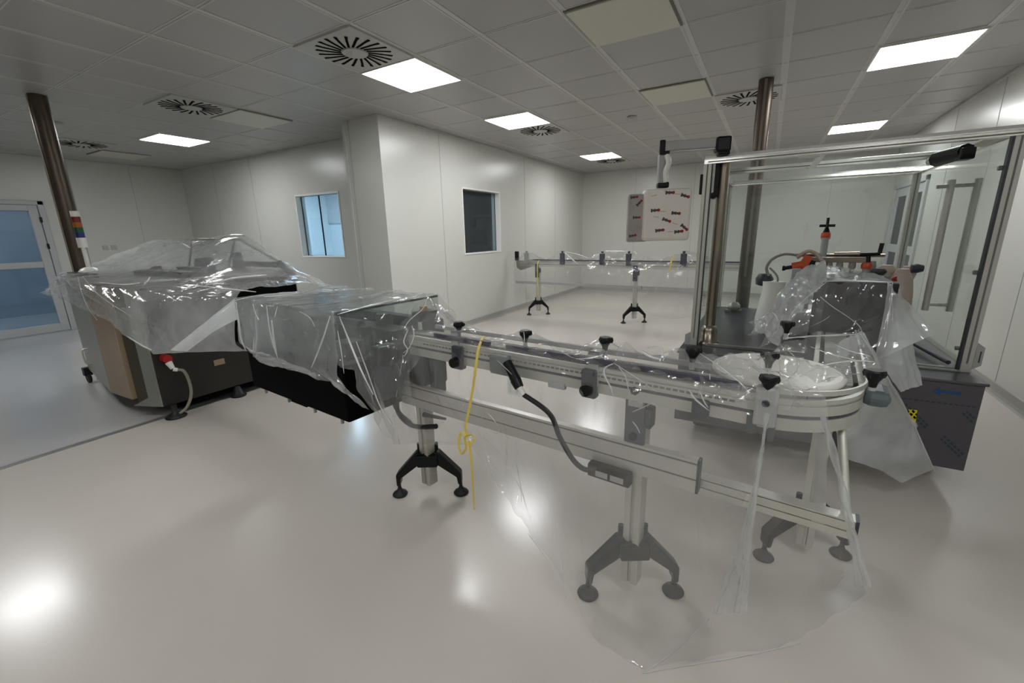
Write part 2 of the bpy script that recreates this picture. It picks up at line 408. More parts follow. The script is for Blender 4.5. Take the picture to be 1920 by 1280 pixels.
for n_, (i, j, lb) in enumerate(lamps):
    o = lp if n_ == 0 else copy_tree(lp)
    o.location = ((j+.5)*G, (i+.5)*G, H-.002); tag(o, lb, 'ceiling light', 'square ceiling lights')
blanks = [(1, 2, 'large unlit cream ceiling panel at the top right of centre'), (4, 2, 'smaller unlit cream ceiling panel in front of the round pipe vent'),
          (1, -5, 'unlit cream ceiling panel beside the left-middle swirl vent'), (1, -11, 'faint unlit cream ceiling panel near the left end wall')]
for n_, (i, j, lb) in enumerate(blanks):
    if n_ == 0:
        pr = empty('unlit_ceiling_panel', (0, 0, 0), None, None)
        MB().bb(-.285, .285, -.285, .285, -.012, .01).build('panel', 'blank_panel', pr)
        m = MB()
        for a in (-1, 1): m.bb(-.297, .297, a*.297-a*.012, a*.297, -.004, .01); m.bb(a*.297-a*.012, a*.297, -.285, .285, -.004, .01)
        m.build('frame', 'groove_dark', pr); o = pr
    else: o = copy_tree(pr)
    o.location = ((j+.5)*G, (i+.5)*G, H-.002); tag(o, lb, 'ceiling panel', 'unlit ceiling panels')
def vent():
    r = empty('ceiling_vent', (0, 0, 0), None, None)
    MB().bb(-.292, .292, -.292, .292, -.010, .008).build('plate', 'vent_white', r, .004)
    m = MB()
    for k in range(44):
        a = k*math.tau/44
        r0, r1 = ((.095, .268), (.185, .262))[k % 2]
        c = Vector((math.cos(a), math.sin(a), 0)); n = Vector((-c.y, c.x, 0)); sk = .34
        d = (c+n*sk).normalized(); pn = Vector((-d.y, d.x, 0))
        p0 = c*r0; p1 = p0+d*(r1-r0); hw = .0085 if k % 2 == 0 else .0075
        m.add([p0-pn*hw+Vector((0, 0, -.0125)), p0+pn*hw+Vector((0, 0, -.0125)), p1+pn*hw+Vector((0, 0, -.0125)), p1-pn*hw+Vector((0, 0, -.0125)),
               p0-pn*hw+Vector((0, 0, -.004)), p0+pn*hw+Vector((0, 0, -.004)), p1+pn*hw+Vector((0, 0, -.004)), p1-pn*hw+Vector((0, 0, -.004))],
              [(0, 1, 2, 3), (7, 6, 5, 4), (0, 4, 5, 1), (1, 5, 6, 2), (2, 6, 7, 3), (3, 7, 4, 0)])
    m.build('slots', 'black_rough', r)
    m = MB(); m.lathe((0, 0, 0), [(.088, -.018), (.088, -.01)], 32); m.build('hub', 'vent_white', r); return r
vp = vent()
vents = [(0, -1, 'large round swirl vent, nearest, with black radial slots'), (0, -5, 'round swirl vent, middle one of the three on the left'), (0, -10, 'round swirl vent nearest the left end wall'),
         (5, -1, 'round swirl vent beside the second light along the side wall'), (10, -1, 'small round swirl vent farthest along the side wall'), (5, 3, 'round swirl vent partly behind the steel ceiling pipe')]
for n_, (i, j, lb) in enumerate(vents):
    o = vp if n_ == 0 else copy_tree(vp)
    o.location = ((j+.5)*G, (i+.5)*G, H-.002); tag(o, lb, 'vent', 'round swirl ceiling vents')
for n_, (x, y, lb) in enumerate(((1.48*G, 5.56*G, 'small round smoke detector in the middle of the ceiling'), (-7.57*G, -.37*G, 'small round smoke detector beside the left steel pipe'))):
    m = MB(); m.lathe((0, 0, 0), [(.055, 0), (.055, -.012), (.045, -.03), (.02, -.038)], 24); o = m.build('smoke_detector', 'vent_white'); o.location = (x, y, H); tag(o, lb, 'smoke detector', 'round smoke detectors')
for y, lb in ((1.296, 'left wall socket of the pair on the left end wall'), (1.291, '')): pass
for n_, (y, z) in enumerate(((.785, 1.294), (.898, 1.294))):
    r = empty('wall_socket', (XL, y, z), 'grey wall socket, %s of the pair beside the stack light' % ('left' if n_ == 0 else 'right'), 'socket', 'wall sockets')
    MB().bb(0, .012, -.04, .04, -.04, .04).build('plate', 'socket_grey', r, .003)
    MB().lathe((.0125, 0, 0), [(.024, -.002), (.024, .001)], 20, 'X').build('insert', 'wall_seam', r)

# ------------------------------------------------------------------ CONVEYOR BUILDER (local s, t, z)
U31 = math.radians(31)-PA
def stand(root, s, t, ztop, plate=True, postz=.07, side=1):
    st = MB(); hw = .030
    # extruded post with grooves on each face
    st.bb(s-hw, s-.006, t-hw, t+hw, postz, ztop); st.bb(s+.006, s+hw, t-hw, t+hw, postz, ztop); st.bb(s-.006, s+.006, t-hw+.008, t+hw-.008, postz, ztop)
    p = st.build('post', 'aluminium', root, .002)
    b = MB(); cz = .215; dx, dy = math.cos(U31), math.sin(U31)
    b.box((s, t, cz), (.11, .085, .07), U31)
    b.build('clamp', 'black_plastic', root, .008)
    for sg in (-1, 1):
        def q(u, z, o=0): return Vector((s+dx*u*sg-dy*o, t+dy*u*sg+dx*o, z))
        m = MB()
        poly = [q(.035, cz+.045), q(.06, cz+.045), q(.175, .13), q(.175, .065), q(.155, .065), q(.148, .11), q(.05, cz-.03), q(.035, cz-.03)]
        n = Vector((-dy, dx, 0))*.028
        m.extr([v-n for v in poly], n*2); lg = m.build('leg', 'black_plastic', root, .008)
        m = MB(); f = q(.166, 0); m.cyl(f+Vector((0, 0, .02)), f+Vector((0, 0, .075)), .009, n=12)
        m.lathe(f, [(.038, 0), (.041, .006), (.036, .014), (.014, .03), (.011, .042)], 24); m.build('foot', 'rubber', lg)
        m = MB(); m.cyl(q(.045, cz+.03, .01), q(.045, cz+.085, .01), .011, n=12); m.build('lever', 'black_plastic', root)
    if plate:
        m = MB(); m.prism([(s-.035, t-.055), (s+.035, t-.055), (s+.035, t-.033), (s-.035, t-.033)], .64, .875)
        pl = m.build('bracket_plate', 'grey_plastic', root, .006)
        m = MB()
        for z in (.855, .69): m.cyl((s, t-.054, z), (s, t-.068, z), .015, n=6)
        m.build('bolt', 'black_plastic', pl)
        m = MB(); m.box((s+.045, t-.03, .76), (.022, .05, .07)); m.build('clamp_lever', 'slate', root, .006)
def knob(root, s, t, ztop, zb=.935):
    m = MB(); m.cyl((s, t, zb), (s, t, ztop-.02), .0085, n=12); r = m.build('guide_stem', 'pale_grey', root)
    m = MB(); m.lathe((s, t, ztop), [(.008, -.038), (.011, -.022), (.013, -.018), (.021, -.004), (.023, .004), (.018, .012)], 18)
    for k in range(3):
        a = k*math.tau/3+.5; m.lathe((s+.017*math.cos(a), t+.017*math.sin(a), ztop), [(.009, -.008), (.012, 0), (.009, .01)], 12)
    m.build('knob', 'black_plastic', r)
def clampblock(root, s, t=-.065, z=.855, mt='slate'):
    m = MB(); m.bb(s-.028, s+.028, t-.02, t+.018, z-.055, z+.05); c = m.build('guide_clamp', mt, root, .008)
    m = MB(); m.cyl((s, t-.02, z-.02), (s, t-.045, z-.02), .026, .02, n=18); m.build('clamp_knob', 'black_plastic', c)
def bracket(root, s, t=-.062):
    m = MB(); m.bb(s-.02, s+.02, t-.006, t+.006, .845, .965); m.bb(s-.02, s+.02, t-.006, t+.05, .955, .965); m.build('guide_bracket', 'pale_grey', root, .002)
ARC_C = (.36, .17)
def arcpath(r, s0=-1.10, tend=.93, n=14):
    p = [(s0, ARC_C[1]-r, 0), (ARC_C[0]-.3, ARC_C[1]-r, 0)]
    for k in range(n+1):
        a = -math.pi/2+k*math.pi/2/n; p.append((ARC_C[0]+r*math.cos(a), ARC_C[1]+r*math.sin(a), 0))
    p.append((ARC_C[0]+r, tend, 0)); return p
def profile(path, sgn):
    """aluminium side rail with a groove; sgn +1 = outer face on the right of travel"""
    body = MB().sweep(path, [(0, .82), (.014*sgn, .82), (.014*sgn, .855), (.006*sgn, .855), (.006*sgn, .866), (.014*sgn, .866), (.014*sgn, .893), (.009*sgn, .893), (.009*sgn, .899), (.014*sgn, .899), (.014*sgn, .912), (0, .912)][::sgn])
    slot = MB().sweep(path, [(.0045*sgn, .8545), (.0105*sgn, .8545), (.0105*sgn, .8665), (.0045*sgn, .8665)][::sgn])
    return body, slot
def lower_beam(root, s0, s1, t0, t1, z0, z1, mt='aluminium'):
    m = MB(); h = z1-z0; d = .004
    # front web with two grooves
    for a, b in ((0, .36), (.42, .86), (.92, 1)): m.bb(s0, s1, t0, t1, z0+h*a, z0+h*b)
    m.bb(s0, s1, t0+d, t1, z0+h*.36, z0+h*.42); m.bb(s0, s1, t0+d, t1, z0+h*.86, z0+h*.92)
    b_ = m.build('lower_beam', mt, root)
    m = MB(); m.bb(s0, s1, t0+d-.0006, t0+d, z0+h*.36, z0+h*.42); m.bb(s0, s1, t0+d-.0006, t0+d, z0+h*.86, z0+h*.92); m.build('groove', 'groove_dark', b_)
    m = MB(); m.bb(s1, s1+.008, t0-.002, t1+.002, z0-.002, z1+.002); m.build('end_cap', 'slate', b_)
def links(path_r, s0, s1, mt, root):
    m = MB(); s = s0; pitch = .0254
    while s < s1:
        m.bb(s+.001, s+pitch-.0015, -.036, .036, .905, .918); s += pitch
    return m.build('belt', mt, root)

root = empty('belt_conveyor', P2, 'near aluminium belt conveyor with white turning disc, wrapped in clear film', 'conveyor', rz=PA)
for r_, sg in ((.22, 1), (.12, -1)):
    body, slot = profile(arcpath(r_, -1.10 if sg == 1 else -1.10), sg)
    o = body.build('side_rail', 'aluminium', root); slot.build('rail_groove', 'grey_plastic', o)
m = MB(); m.sweep(arcpath(.17), [(-.05, .83), (.05, .83), (.05, .84), (-.05, .84)]); m.build('belt_bed', 'chain_grey', root)
links(None, -1.12, .36, 'chain_grey', root)
m = MB()
for k in range(9):
    a0 = -math.pi/2+k*math.pi/2/9; a1 = a0+math.pi/2/9-.01
    cs = [(ARC_C[0]+r_*math.cos(a), ARC_C[1]+r_*math.sin(a)) for r_, a in ((.134, a0), (.206, a0), (.206, a1), (.134, a1))]; m.prism(cs, .905, .918)
t_ = .17
while t_ < .9: m.bb(.494, .566, t_+.001, t_+.024, .905, .918); t_ += .0254
m.build('curved_belt', 'chain_grey', root)
m = MB(); m.lathe((.37, .15, .92), [(.176, 0), (.180, .004), (.180, .012), (.17, .018)], 64); m.build('turning_disc', 'belt_white', root)
m = MB(); m.cyl((.37, .15, .80), (.37, .15, .92), .05, n=24); m.build('disc_hub', 'pale_grey', root)
m = MB(); m.bb(.597, .665, .22, .34, .835, .885); m.build('side_housing', 'teal_grey', root, .02)
# toothed rack strip along the front of the rail
m = MB(); s = -1.0
while s < .3:
    m.bb(s, s+.014, -.0652, -.064, .879, .886); s += .02
m.build('rack_strip', 'groove_dark', root)
# guide rails
gp = [(-1.0, -.068), (.33, -.068)]
m = MB(); m.bb(-.92, -.60, -.074, -.062, .925, .945); m.bb(-.52, .30, -.074, -.062, .925, .945); m.build('guide_rail', 'grey_plastic', root, .003)
m = MB(); m.bb(-1.05, .2, .062, .074, .925, .945); m.build('guide_rail', 'pale_grey', root, .003)
m = MB(); m.sweep([(ARC_C[0]+.232*math.cos(a), ARC_C[1]+.232*math.sin(a), 0) for a in np.linspace(-math.pi/2, 0, 14)]+[(.592, .9, 0)], [(0, .926), (.006, .926), (.006, .940), (0, .940)]); m.build('curved_guide_rail', 'aluminium', root)
for (s, t, z) in ((-.80, -.035, .99), (-.456, -.03, .99), (-.137, 0, .995), (.154, .01, .995), (.355, .085, .99), (.372, -.075, .965), (.365, .60, .995), (.60, .07, .98)): knob(root, s, t, z)
for s in (-.8, -.15): bracket(root, s)
for s in (-.78, -.16): clampblock(root, s)
m = MB(); m.bb(.345, .40, -.085, -.052, .83, .945); o = m.build('guide_bracket', 'pale_grey', root, .006)
m = MB(); m.cyl((.372, -.088, .90), (.372, -.085, .90), .01, n=16); m.build('bracket_screw', 'slate', o)
for q_ in ((.33, .355, -.078, -.05, .80, .86), (.385, .40, -.078, -.05, .79, .85)): MB().bb(*q_).build('bracket_lug', 'slate', o)
m = MB(); m.bb(.18, .23, -.075, -.05, .80, .87); m.build('guide_clamp', 'slate', root, .006)
m = MB(); m.bb(-.33, -.26, -.07, -.05, .805, .83); m.build('stop_block', 'pale_grey', root, .003); m = MB(); m.bb(-.02, .03, -.07, -.05, .80, .82); m.build('stop_block', 'pale_grey', root, .003)
# photo-eye bracket and teal housing
m = MB(); m.bb(-.60, -.50, -.085, -.05, .815, .90); m.build('sensor_housing', 'teal_grey', root, .012)
m = MB(); m.bb(-.50, -.44, -.095, -.09, .75, .84); m.bb(-.49, -.48, -.097, -.095, .76, .82); m.bb(-.46, -.45, -.097, -.095, .76, .82); m.build('sensor_bracket', 'acrylic', root)
m = MB(); a = w(-.47, -.1, .86); 
m.cyl((-.495, -.10, .885), (-.445, -.115, .825), .018, .02, n=14); m.cyl((-.445, -.115, .825), (-.425, -.12, .80), .022, .018, n=14)
cbl = m.build('cable_plug', 'black_plastic', root)
m = MB(); m.cyl((-.425, -.12, .80), (-.405, -.12, .775), .012, .010, n=12); m.build('plug_collar', 'white_plastic', cbl)
def loc(p): p = Vector(p)-P2; return Vector((p.dot(E1), p.dot(E2), p.z))
m = MB(); m.tube([(-.405, -.12, .775)]+[loc(at(u, v, t=-.12)) for u, v in ((1030, 775), (1050, 820), (1075, 862), (1098, 880))]+[loc(at(1120, 876, t=-.09))], .0095); m.build('cable', 'rubber', root)
m = MB(); m.tube([loc(at(u, v, t=-.09)) for u, v in ((757, 668), (757, 700), (745, 745), (748, 775), (775, 798), (818, 799))], .012); m.build('cable', 'rubber', root)
m = MB(); m.tube([loc(at(u, v, t=.06)) for u, v in ((715, 700), (733, 735), (742, 765), (770, 792))], .010); m.build('cable', 'slate', root)
m = MB(); m.cyl(loc(at(795, 777, t=-.07)), loc(at(835, 785, t=-.07)), .012, .006); m.build('cable_end', 'slate', root)
# control box on the lower beam
m = MB(); m.bb(-.148, .008, -.10, -.062, .512, .562); cb = m.build('control_box', 'black_plastic', root, .006)
m = MB(); m.bb(-.115, -.07, -.1015, -.10, .522, .543); m.bb(-.06, -.012, -.1015, -.10, .522, .543); m.build('control_plate', 'pale_grey', cb)
lower_beam(root, -1.19, .21, -.062, -.034, .552, .662)
lower_beam(root, -.9, .61, -.030, .010, .535, .592)
stand(root, -1.135, .03, .82); stand(root, 0.0, .0, .82)
stand(root, .53, .60, .82, plate=False)
m = MB(); m.cyl((.55, .12, .82), (.59, -.01, .585), .012, n=10); m.build('brace', 'aluminium', root)
m = MB(); m.bb(.515, .545, -.028, .60, .54, .58); m.build('cross_beam', 'aluminium', root)
m = MB(); m.bb(-1.12, -1.03, -.05, .08, .66, .82); m.bb(-1.02, -.98, -.02, .05, .62, .80); m.build('end_bracket', 'slate', root, .01)

# ---- far conveyor
FO = Vector((.77, 4.33, 0))
fr = empty('belt_conveyor', FO, 'far straight belt conveyor on two black bipod stands by the far wall', 'conveyor', rz=math.radians(-1.5))
m = MB()
for t in (-.05, .036): m.bb(-2.0, 1.45, t, t+.014, .825, .905)
o = m.build('side_rail', 'aluminium', fr); m = MB(); m.bb(-2.0, 1.45, -.0506, -.05, .86, .866); m.build('rail_groove', 'groove_dark', o)
m = MB(); m.bb(-2.05, 1.45, -.036, .036, .895, .912); m.build('belt', 'chain_grey', fr)
m = MB(); m.bb(-1.8, 1.45, -.07, -.06, .925, .94); m.bb(-1.8, 1.45, .06, .07, .925, .94); m.build('guide_rail', 'grey_plastic', fr)
for s in (-1.84, -1.18, -.51, -.1, .67):
    m = MB(); m.prism([(s-.042, -.09), (s+.042, -.09), (s+.042, -.06), (s-.042, -.06)], .87, 1.05); m.prism([(s-.02, -.08), (s+.02, -.08), (s+.02, -.06), (s-.02, -.06)], 1.05, 1.085); o = m.build('guide_bracket', 'chain_grey' if s < -1.5 else 'grey_plastic', fr, .01)
m = MB(); m.bb(-2.09, -2.03, -.06, .0, .92, 1.075); m.build('end_post', 'black_plastic', fr, .01)
m = MB(); m.extr([Vector((-2.07, -.05, .92)), Vector((-2.06, -.05, .80)), Vector((-1.98, -.05, .755)), Vector((-1.72, -.05, .84)), Vector((-1.70, -.05, .90))], (0, .1, 0)); m.build('drive_housing', 'steel_brushed', fr, .01)
lower_beam(fr, -2.08, .1, -.05, -.02, .53, .57, 'pale_grey'); lower_beam(fr, .1, .9, -.05, -.02, .53, .57, 'pale_grey')
PA_ = U31; 
stand(fr, -1.66, 0, .82); stand(fr, 0, 0, .82)

# ------------------------------------------------------------------ GUARD TUNNEL at the left end of the conveyor
tun = empty('guard_tunnel', P2, 'black machine housing under a clear acrylic hood, between conveyor and left machine', 'machine', rz=PA)
a0, a1, b0, b1 = -2.13, -1.20, -.36, .24
m = MB(); m.bb(a0, a1, b0, b1, .55, .82); body = m.build('housing', 'black_rough', tun, .01)
m = MB(); m.bb(a0+.06, a1-.1, b0+.12, b1-.1, .52, .55); m.bb(-1.75, -1.6, b0+.02, b0+.14, .53, .55); m.build('underframe', 'black_rough', tun)
m = MB()
for s in (-2.0, -1.75, -1.5, -1.27): m.cyl((s, b0+.01, .53), (s, b0+.01, .56), .008, n=8)
m.build('screw', 'steel_grey', body)
m = MB(); m.bb(-3.45, a0, .02, .22, .58, .80); m.build('connecting_beam', 'black_rough', tun, .01)
m = MB(); e = .006
m.bb(a0, a1, b0, b0+e, .82, 1.05); m.bb(a0, a1, b1-e, b1, .82, 1.05); m.bb(a0, a1, b0, b1, 1.05, 1.056); m.bb(a0, a0+e, b0, b1, .82, 1.05); m.bb(a1-e, a1, b0, b1, .82, 1.05)
ac = m.build('acrylic_hood', 'acrylic', tun)
m = MB(); m.bb(a1-.008, a1+.002, b0, b1, 1.048, 1.058); m.build('hood_edge', 'teal_grey', ac)
m = MB()
for s, t, r_, z in ((-1.95, -.2, .04, .93), (-1.75, .0, .05, .96), (-1.55, -.22, .045, .92), (-1.42, .05, .05, .97), (-1.3, -.15, .035, .95)): m.cyl((s, t, .82), (s, t, z), r_, r_*.8, n=16)
m.bb(-2.1, -1.22, -.06, .06, .84, .915); m.bb(-2.0, -1.3, .12, .18, .86, .95); m.build('roller_unit', 'slate', tun, .004)
m = MB(); m.bb(-1.36, -1.25, -.3, -.2, .82, .90); m.cyl((-1.9, -.12, .95), (-1.35, -.14, .95), .02, n=12); m.build('drive_shaft', 'grey_plastic', tun)
m = MB(); m.bb(-1.2, -1.13, -.22, -.11, .62, .88); m.bb(-1.19, -1.12, .10, .2, .6, .95); m.lathe((-1.15, -.17, .72), [(.06, -.05), (.075, 0), (.05, .07)], 20); m.build('motor', 'slate', tun, .012)
m = MB(); m.bb(-1.19, -1.12, .04, .16, .95, 1.0); m.build('pivot_block', 'slate', tun, .01)
m = MB(); m.cyl((-1.15, .09, 1.0), (-1.15, .09, 1.025), .02, n=14); m.build('brass_bush', 'brass', tun)

# ------------------------------------------------------------------ LEFT MACHINE
pm = empty('packaging_machine', (-2.4, -.2, 0), 'wide steel packaging machine with dark front panel, under film at the left', 'machine')
fa, fb, fc, fd = (-1.57, -.86), (-1.80, -.965), (-2.17, -.975), (-3.30, -.80)
def V2(p, z): return Vector((p[0], p[1], z))
m = MB(); m.prism([fc, fb, (-1.80, .42), (-2.17, .42)], .155, 1.05); m.build('cladding', 'steel_beige', pm, .004, True)
m = MB(); m.prism([fd, fc, (-2.175, .42), (-3.30, .42)], .15, 1.05); sp = m.build('side_cover', 'steel_grey', pm, .004, True)
m = MB(); m.prism([(-1.795, -.93), (-1.66, -.87), (-1.66, .42), (-1.795, .42)], .105, 1.05); m.build('recess', 'olive_steel', pm, 0, True)
m = MB(); m.prism([(-1.665, -.905), fa, (-1.57, .42), (-1.665, .42)], .10, 1.05)
m.extr([V2((-1.80, -.968), .105), V2((-1.57, -.862), .10), V2((-1.57, -.862), .20), V2((-1.64, -.895), .19)], (0.01, .02, 0)); m.build('corner_post', 'steel_grey', pm, .003, True)
m = MB(); m.prism([(-1.575, -.855), (-1.555, -.855), (-1.555, .90), (-1.575, .90)], .10, .66); fp = m.build('front_panel', 'dark_panel', pm, .004, True)
m = MB(); m.prism([(-1.575, -.83), (-1.553, -.83), (-1.553, .40), (-1.575, .40)], .66, 1.03); m.prism([(-1.575, .40), (-1.553, .40), (-1.553, .88), (-1.575, .88)], .66, .84); m.build('upper_opening', 'black_rough', pm, 0, True)
m = MB(); m.extr([V2((-1.54, -.70), 1.0), V2((-1.54, -.30), 1.0), V2((-1.54, -.42), .72), V2((-1.54, -.58), .72)], (.05, 0, 0)); m.build('outfeed_chute', 'dark_panel', pm, .006, True)
m = MB(); m.bb(-3.20, -1.6, -.74, .88, .05, .15); m.bb(-3.15, -3.05, -.75, -.65, .0, .06); m.build('plinth', 'black_rough', pm, 0, True)
m = MB(); m.bb(-1.553, -1.548, -.45, -.365, .325, .375); m.build('name_plate', 'steel_beige', fp, .002, True)
m = MB(); m.lathe((-1.53, -.80, .055), [(.07, -.055), (.075, -.045), (.05, -.03), (.02, -.01), (.02, .05)], 20); m.build('levelling_foot', 'rubber', pm, 0, True)
m = MB(); m.lathe((-1.56, -.30, .055), [(.06, -.055), (.065, -.045), (.045, -.02), (.02, .04)], 20); m.build('levelling_foot', 'rubber', pm, 0, True)
m = MB(); m.lathe((-3.36, -.80, .05), [(.04, -.015), (.05, -.01), (.05, .01), (.04, .015)], 20, 'Y'); m.bb(-3.39, -3.33, -.83, -.77, .08, .16); m.build('caster', 'rubber', pm, 0, True)
m = MB(); m.tube([(-2.92, -.85, .42), (-2.92, -.90, .41), (-2.90, -.90, .29), (-2.90, -.85, .28)], .007); m.build('side_handle', 'aluminium', pm, 0, True)
m = MB(); m.cyl((-1.56, -.785, .485), (-1.49, -.785, .485), .032, n=18); rp = m.build('red_connector', 'red_plastic', pm, 0, True)
m = MB(); m.cyl((-1.505, -.78, .455), (-1.48, -.77, .405), .024, .016, n=16); m.cyl((-1.48, -.77, .40), (-1.47, -.745, .39), .015, n=12); m.build('connector_body', 'white_plastic', rp, 0, True)
m = MB(); m.tube([(-1.47, -.745, .39), (-1.46, -.71, .37), (-1.46, -.69, .28), (-1.46, -.695, .17), (-1.46, -.74, .08), (-1.50, -.78, .03)], .011); m.build('power_cable', 'cable_grey', rp, 0, True)
m = MB(); m.prism([(-3.31, -.81), (-2.17, -.985), (-1.80, -.975), (-1.56, -.87), (-1.56, .42), (-3.31, .42)], 1.05, 1.075); m.build('table_top', 'steel_grey', pm, .004, True)
m = MB(); m.bb(-3.25, -2.62, -.78, -.74, 1.08, 1.11); m.bb(-2.66, -2.62, -.78, -.74, 1.02, 1.1); m.bb(-2.5, -1.9, -.2, -.14, 1.08, 1.13); m.build('top_rail', 'black_plastic', pm, .004, True)
m = MB()
for (p, q) in (((-2.95, .1, 1.08), (-2.75, .1, 1.385)), ((-2.75, .1, 1.385), (-1.95, .15, 1.375)), ((-2.35, .2, 1.09), (-2.05, .15, 1.36)), ((-1.95, .15, 1.375), (-1.6, .3, 1.15))): m.cyl(p, q, .012, n=8)
m.build('hood_frame', 'pale_grey', pm, 0, True)
m = MB(); m.bb(-2.2, -1.6, .28, .31, 1.10, 1.155); m.cyl((-1.6, .295, 1.15), (-1.38, .295, 1.0), .028, n=8); m.build('hood_arm', 'slate', pm, 0, True)
m = MB(); m.quad((-2.9, .05, 1.1), (-1.65, .05, 1.1), (-1.95, .12, 1.36), (-2.72, .07, 1.37)); m.build('hood_pane', 'acrylic', pm, 0, True)
m = MB()
for x, y, r_, z in ((-2.4, .0, .10, 1.2), (-2.1, -.1, .07, 1.22), (-1.95, .1, .06, 1.25), (-2.65, -.3, .06, 1.14), (-1.8, -.3, .09, 1.13)): m.cyl((x, y, 1.07), (x, y, z), r_, r_*.6, n=16)
m.bb(-2.6, -1.7, -.5, -.35, 1.07, 1.12); m.build('drive_unit', 'grey_plastic', pm, .006, True)
# stack light
m = MB(); m.lathe((-3.10, -.66, 1.075), [(.085, 0), (.085, .03), (.06, .06), (.03, .075)], 24); m.cyl((-3.10, -.66, 1.14), (-3.10, -.66, 1.33), .017, n=14); sl = m.build('signal_tower', 'white_plastic', pm, 0, True)
z = 1.33
for nm, mt, h in (('socket', 'white_plastic', .09), ('blue_lamp', 'blue_lens', .048), ('green_lamp', 'green_lens', .045), ('orange_lamp', 'amber_lens', .045), ('red_lamp', 'red_lens', .05), ('cap', 'white_plastic', .05)):
    m = MB(); m.lathe((-3.10, -.66, z), [(.032 if nm != 'socket' else .036, 0), (.032 if nm != 'socket' else .036, h)], 24); m.build(nm, mt, sl, 0, True); z += h

# ------------------------------------------------------------------ STEEL CEILING PIPES
for (x, y, r_, lb, zb) in ((-3.42, -.62, .068, 'brown steel pipe rising to the ceiling behind the left machine', 0.0), (2.264, 2.76, .062, 'steel pipe rising to the ceiling behind the glass enclosure', 0.0)):
    o = empty('ceiling_pipe', (x, y, 0), lb, 'pipe', 'steel pipes up to the ceiling')
    MB().cyl((0, 0, .01), (0, 0, H-.001), r_, n=28).build('pipe', 'steel_pole', o)
    m = MB(); m.lathe((0, 0, 0), [(r_+.04, 0), (r_+.04, .012), (r_+.005, .02)], 28); m.build('base_flange', 'steel_grey', o)
    m = MB(); m.bb(-.01, .012, -r_-.006, -r_+.004, .9, H-.01); m.build('seam_strip', 'steel_brushed', o)

# ------------------------------------------------------------------ FILLING MACHINE with glass enclosure
fx0, fx1, fy0, fy1, fz0, fz1 = 2.06, 3.40, .90, 2.58, .60, 1.80
fm = empty('filling_machine', (2.7, 1.7, 0), 'stainless filling machine cabinet with a tall clear glass guard enclosure', 'machine')
m = MB(); m.bb(2.0, 3.43, .70, 2.62, .12, .585); cab = m.build('cabinet', 'coated_panel', fm, .004, True)
m = MB(); m.bb(1.99, 3.44, .69, 2.63, .585, .60); m.build('deck', 'deck_steel', fm, .003, True)
m = MB()
for x in (2.15, 3.15):
    for y in (.98, 2.45): m.cyl((x, y, 0), (x, y, .13), .03, n=14); m.lathe((x, y, 0), [(.06, 0), (.06, .01), (.03, .03)], 18)
m.build('feet', 'rubber', fm, 0, True)
# printed protective foil: arrow, dashes, fold line, yellow sticker
def onface(u, v): p = at(u, v, y=.698); return Vector((p.x, .6985, p.z))
def decal(name, polys, mt):
    for P_ in polys: MB().extr([onface(*q) for q in P_], (0, .001, 0)).build(name, mt, cab, 0, True)
decal('printed_arrow', [[(1747, 733), (1762, 726), (1762, 731), (1802, 735), (1802, 741), (1762, 736), (1764, 743)]], 'print_blue')
def dash(p, q, wd, n, gap=.35):
    out = []; p = Vector(p); q = Vector(q); d = (q-p)/n; nn = Vector((-d.y, d.x)).normalized()*wd/2
    for k in range(n):
        a = p+d*k; b = a+d*(1-gap); out.append([tuple(a-nn), tuple(b-nn), tuple(b+nn), tuple(a+nn)])
    return out
decal('printed_dash', dash((1698, 757), (1742, 800), 4, 7)+dash((1694, 763), (1738, 804), 4, 7)+dash((1770, 817), (1808, 854), 4, 6)+dash((1764, 822), (1802, 858), 4, 6)+dash((1812, 771), (1829, 786), 4, 3)+dash((1805, 774), (1826, 794), 4, 3), 'print_slate')
decal('foil_edge', dash((1682, 745), (1834, 764), 2.2, 14, .4), 'print_slate')
decal('yellow_sticker', [[(1704, 767), (1720, 769), (1717, 791), (1712, 797), (1700, 778)]], 'yellow_label')
# frame
P_ = .045
def post(x, y): return MB().bb(x-P_/2, x+P_/2, y-P_/2, y+P_/2, fz0, fz1-P_)
for x, y in ((fx0, fy0), (fx1, fy0), (fx1, fy1), (fx0, fy1)):
    o = post(x, y).build('frame_post', 'aluminium', fm, .003, True)
    m = MB(); m.bb(x-.004, x+.004, y-P_/2-.0008, y-P_/2, fz0+.05, fz1-P_); m.build('post_groove', 'groove_dark', o, 0, True)
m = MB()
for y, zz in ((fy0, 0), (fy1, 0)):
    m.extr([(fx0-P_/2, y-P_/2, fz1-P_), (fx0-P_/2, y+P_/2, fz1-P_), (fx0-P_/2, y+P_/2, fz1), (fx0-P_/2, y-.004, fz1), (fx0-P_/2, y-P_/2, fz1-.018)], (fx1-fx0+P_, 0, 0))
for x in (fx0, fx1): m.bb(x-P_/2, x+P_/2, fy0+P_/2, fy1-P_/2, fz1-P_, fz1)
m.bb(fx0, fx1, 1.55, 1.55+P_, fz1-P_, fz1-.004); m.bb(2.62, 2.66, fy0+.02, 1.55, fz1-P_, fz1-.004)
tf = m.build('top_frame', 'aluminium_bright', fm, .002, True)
m = MB(); m.extr([(fx0-.02, fy0-P_/2-.001, fz1-.018), (fx0-.02, fy0-P_/2-.001, fz1-.012), (fx0-.02, fy0-.002, fz1+.006), (fx0-.02, fy0+.015, fz1+.006), (fx0-.02, fy0+.015, fz1)], (fx1-fx0+.04, 0, 0)); m.build('beam_glare', 'glare_white', tf, 0, True)  # strip on the beam, its bright reflection put into the white colour
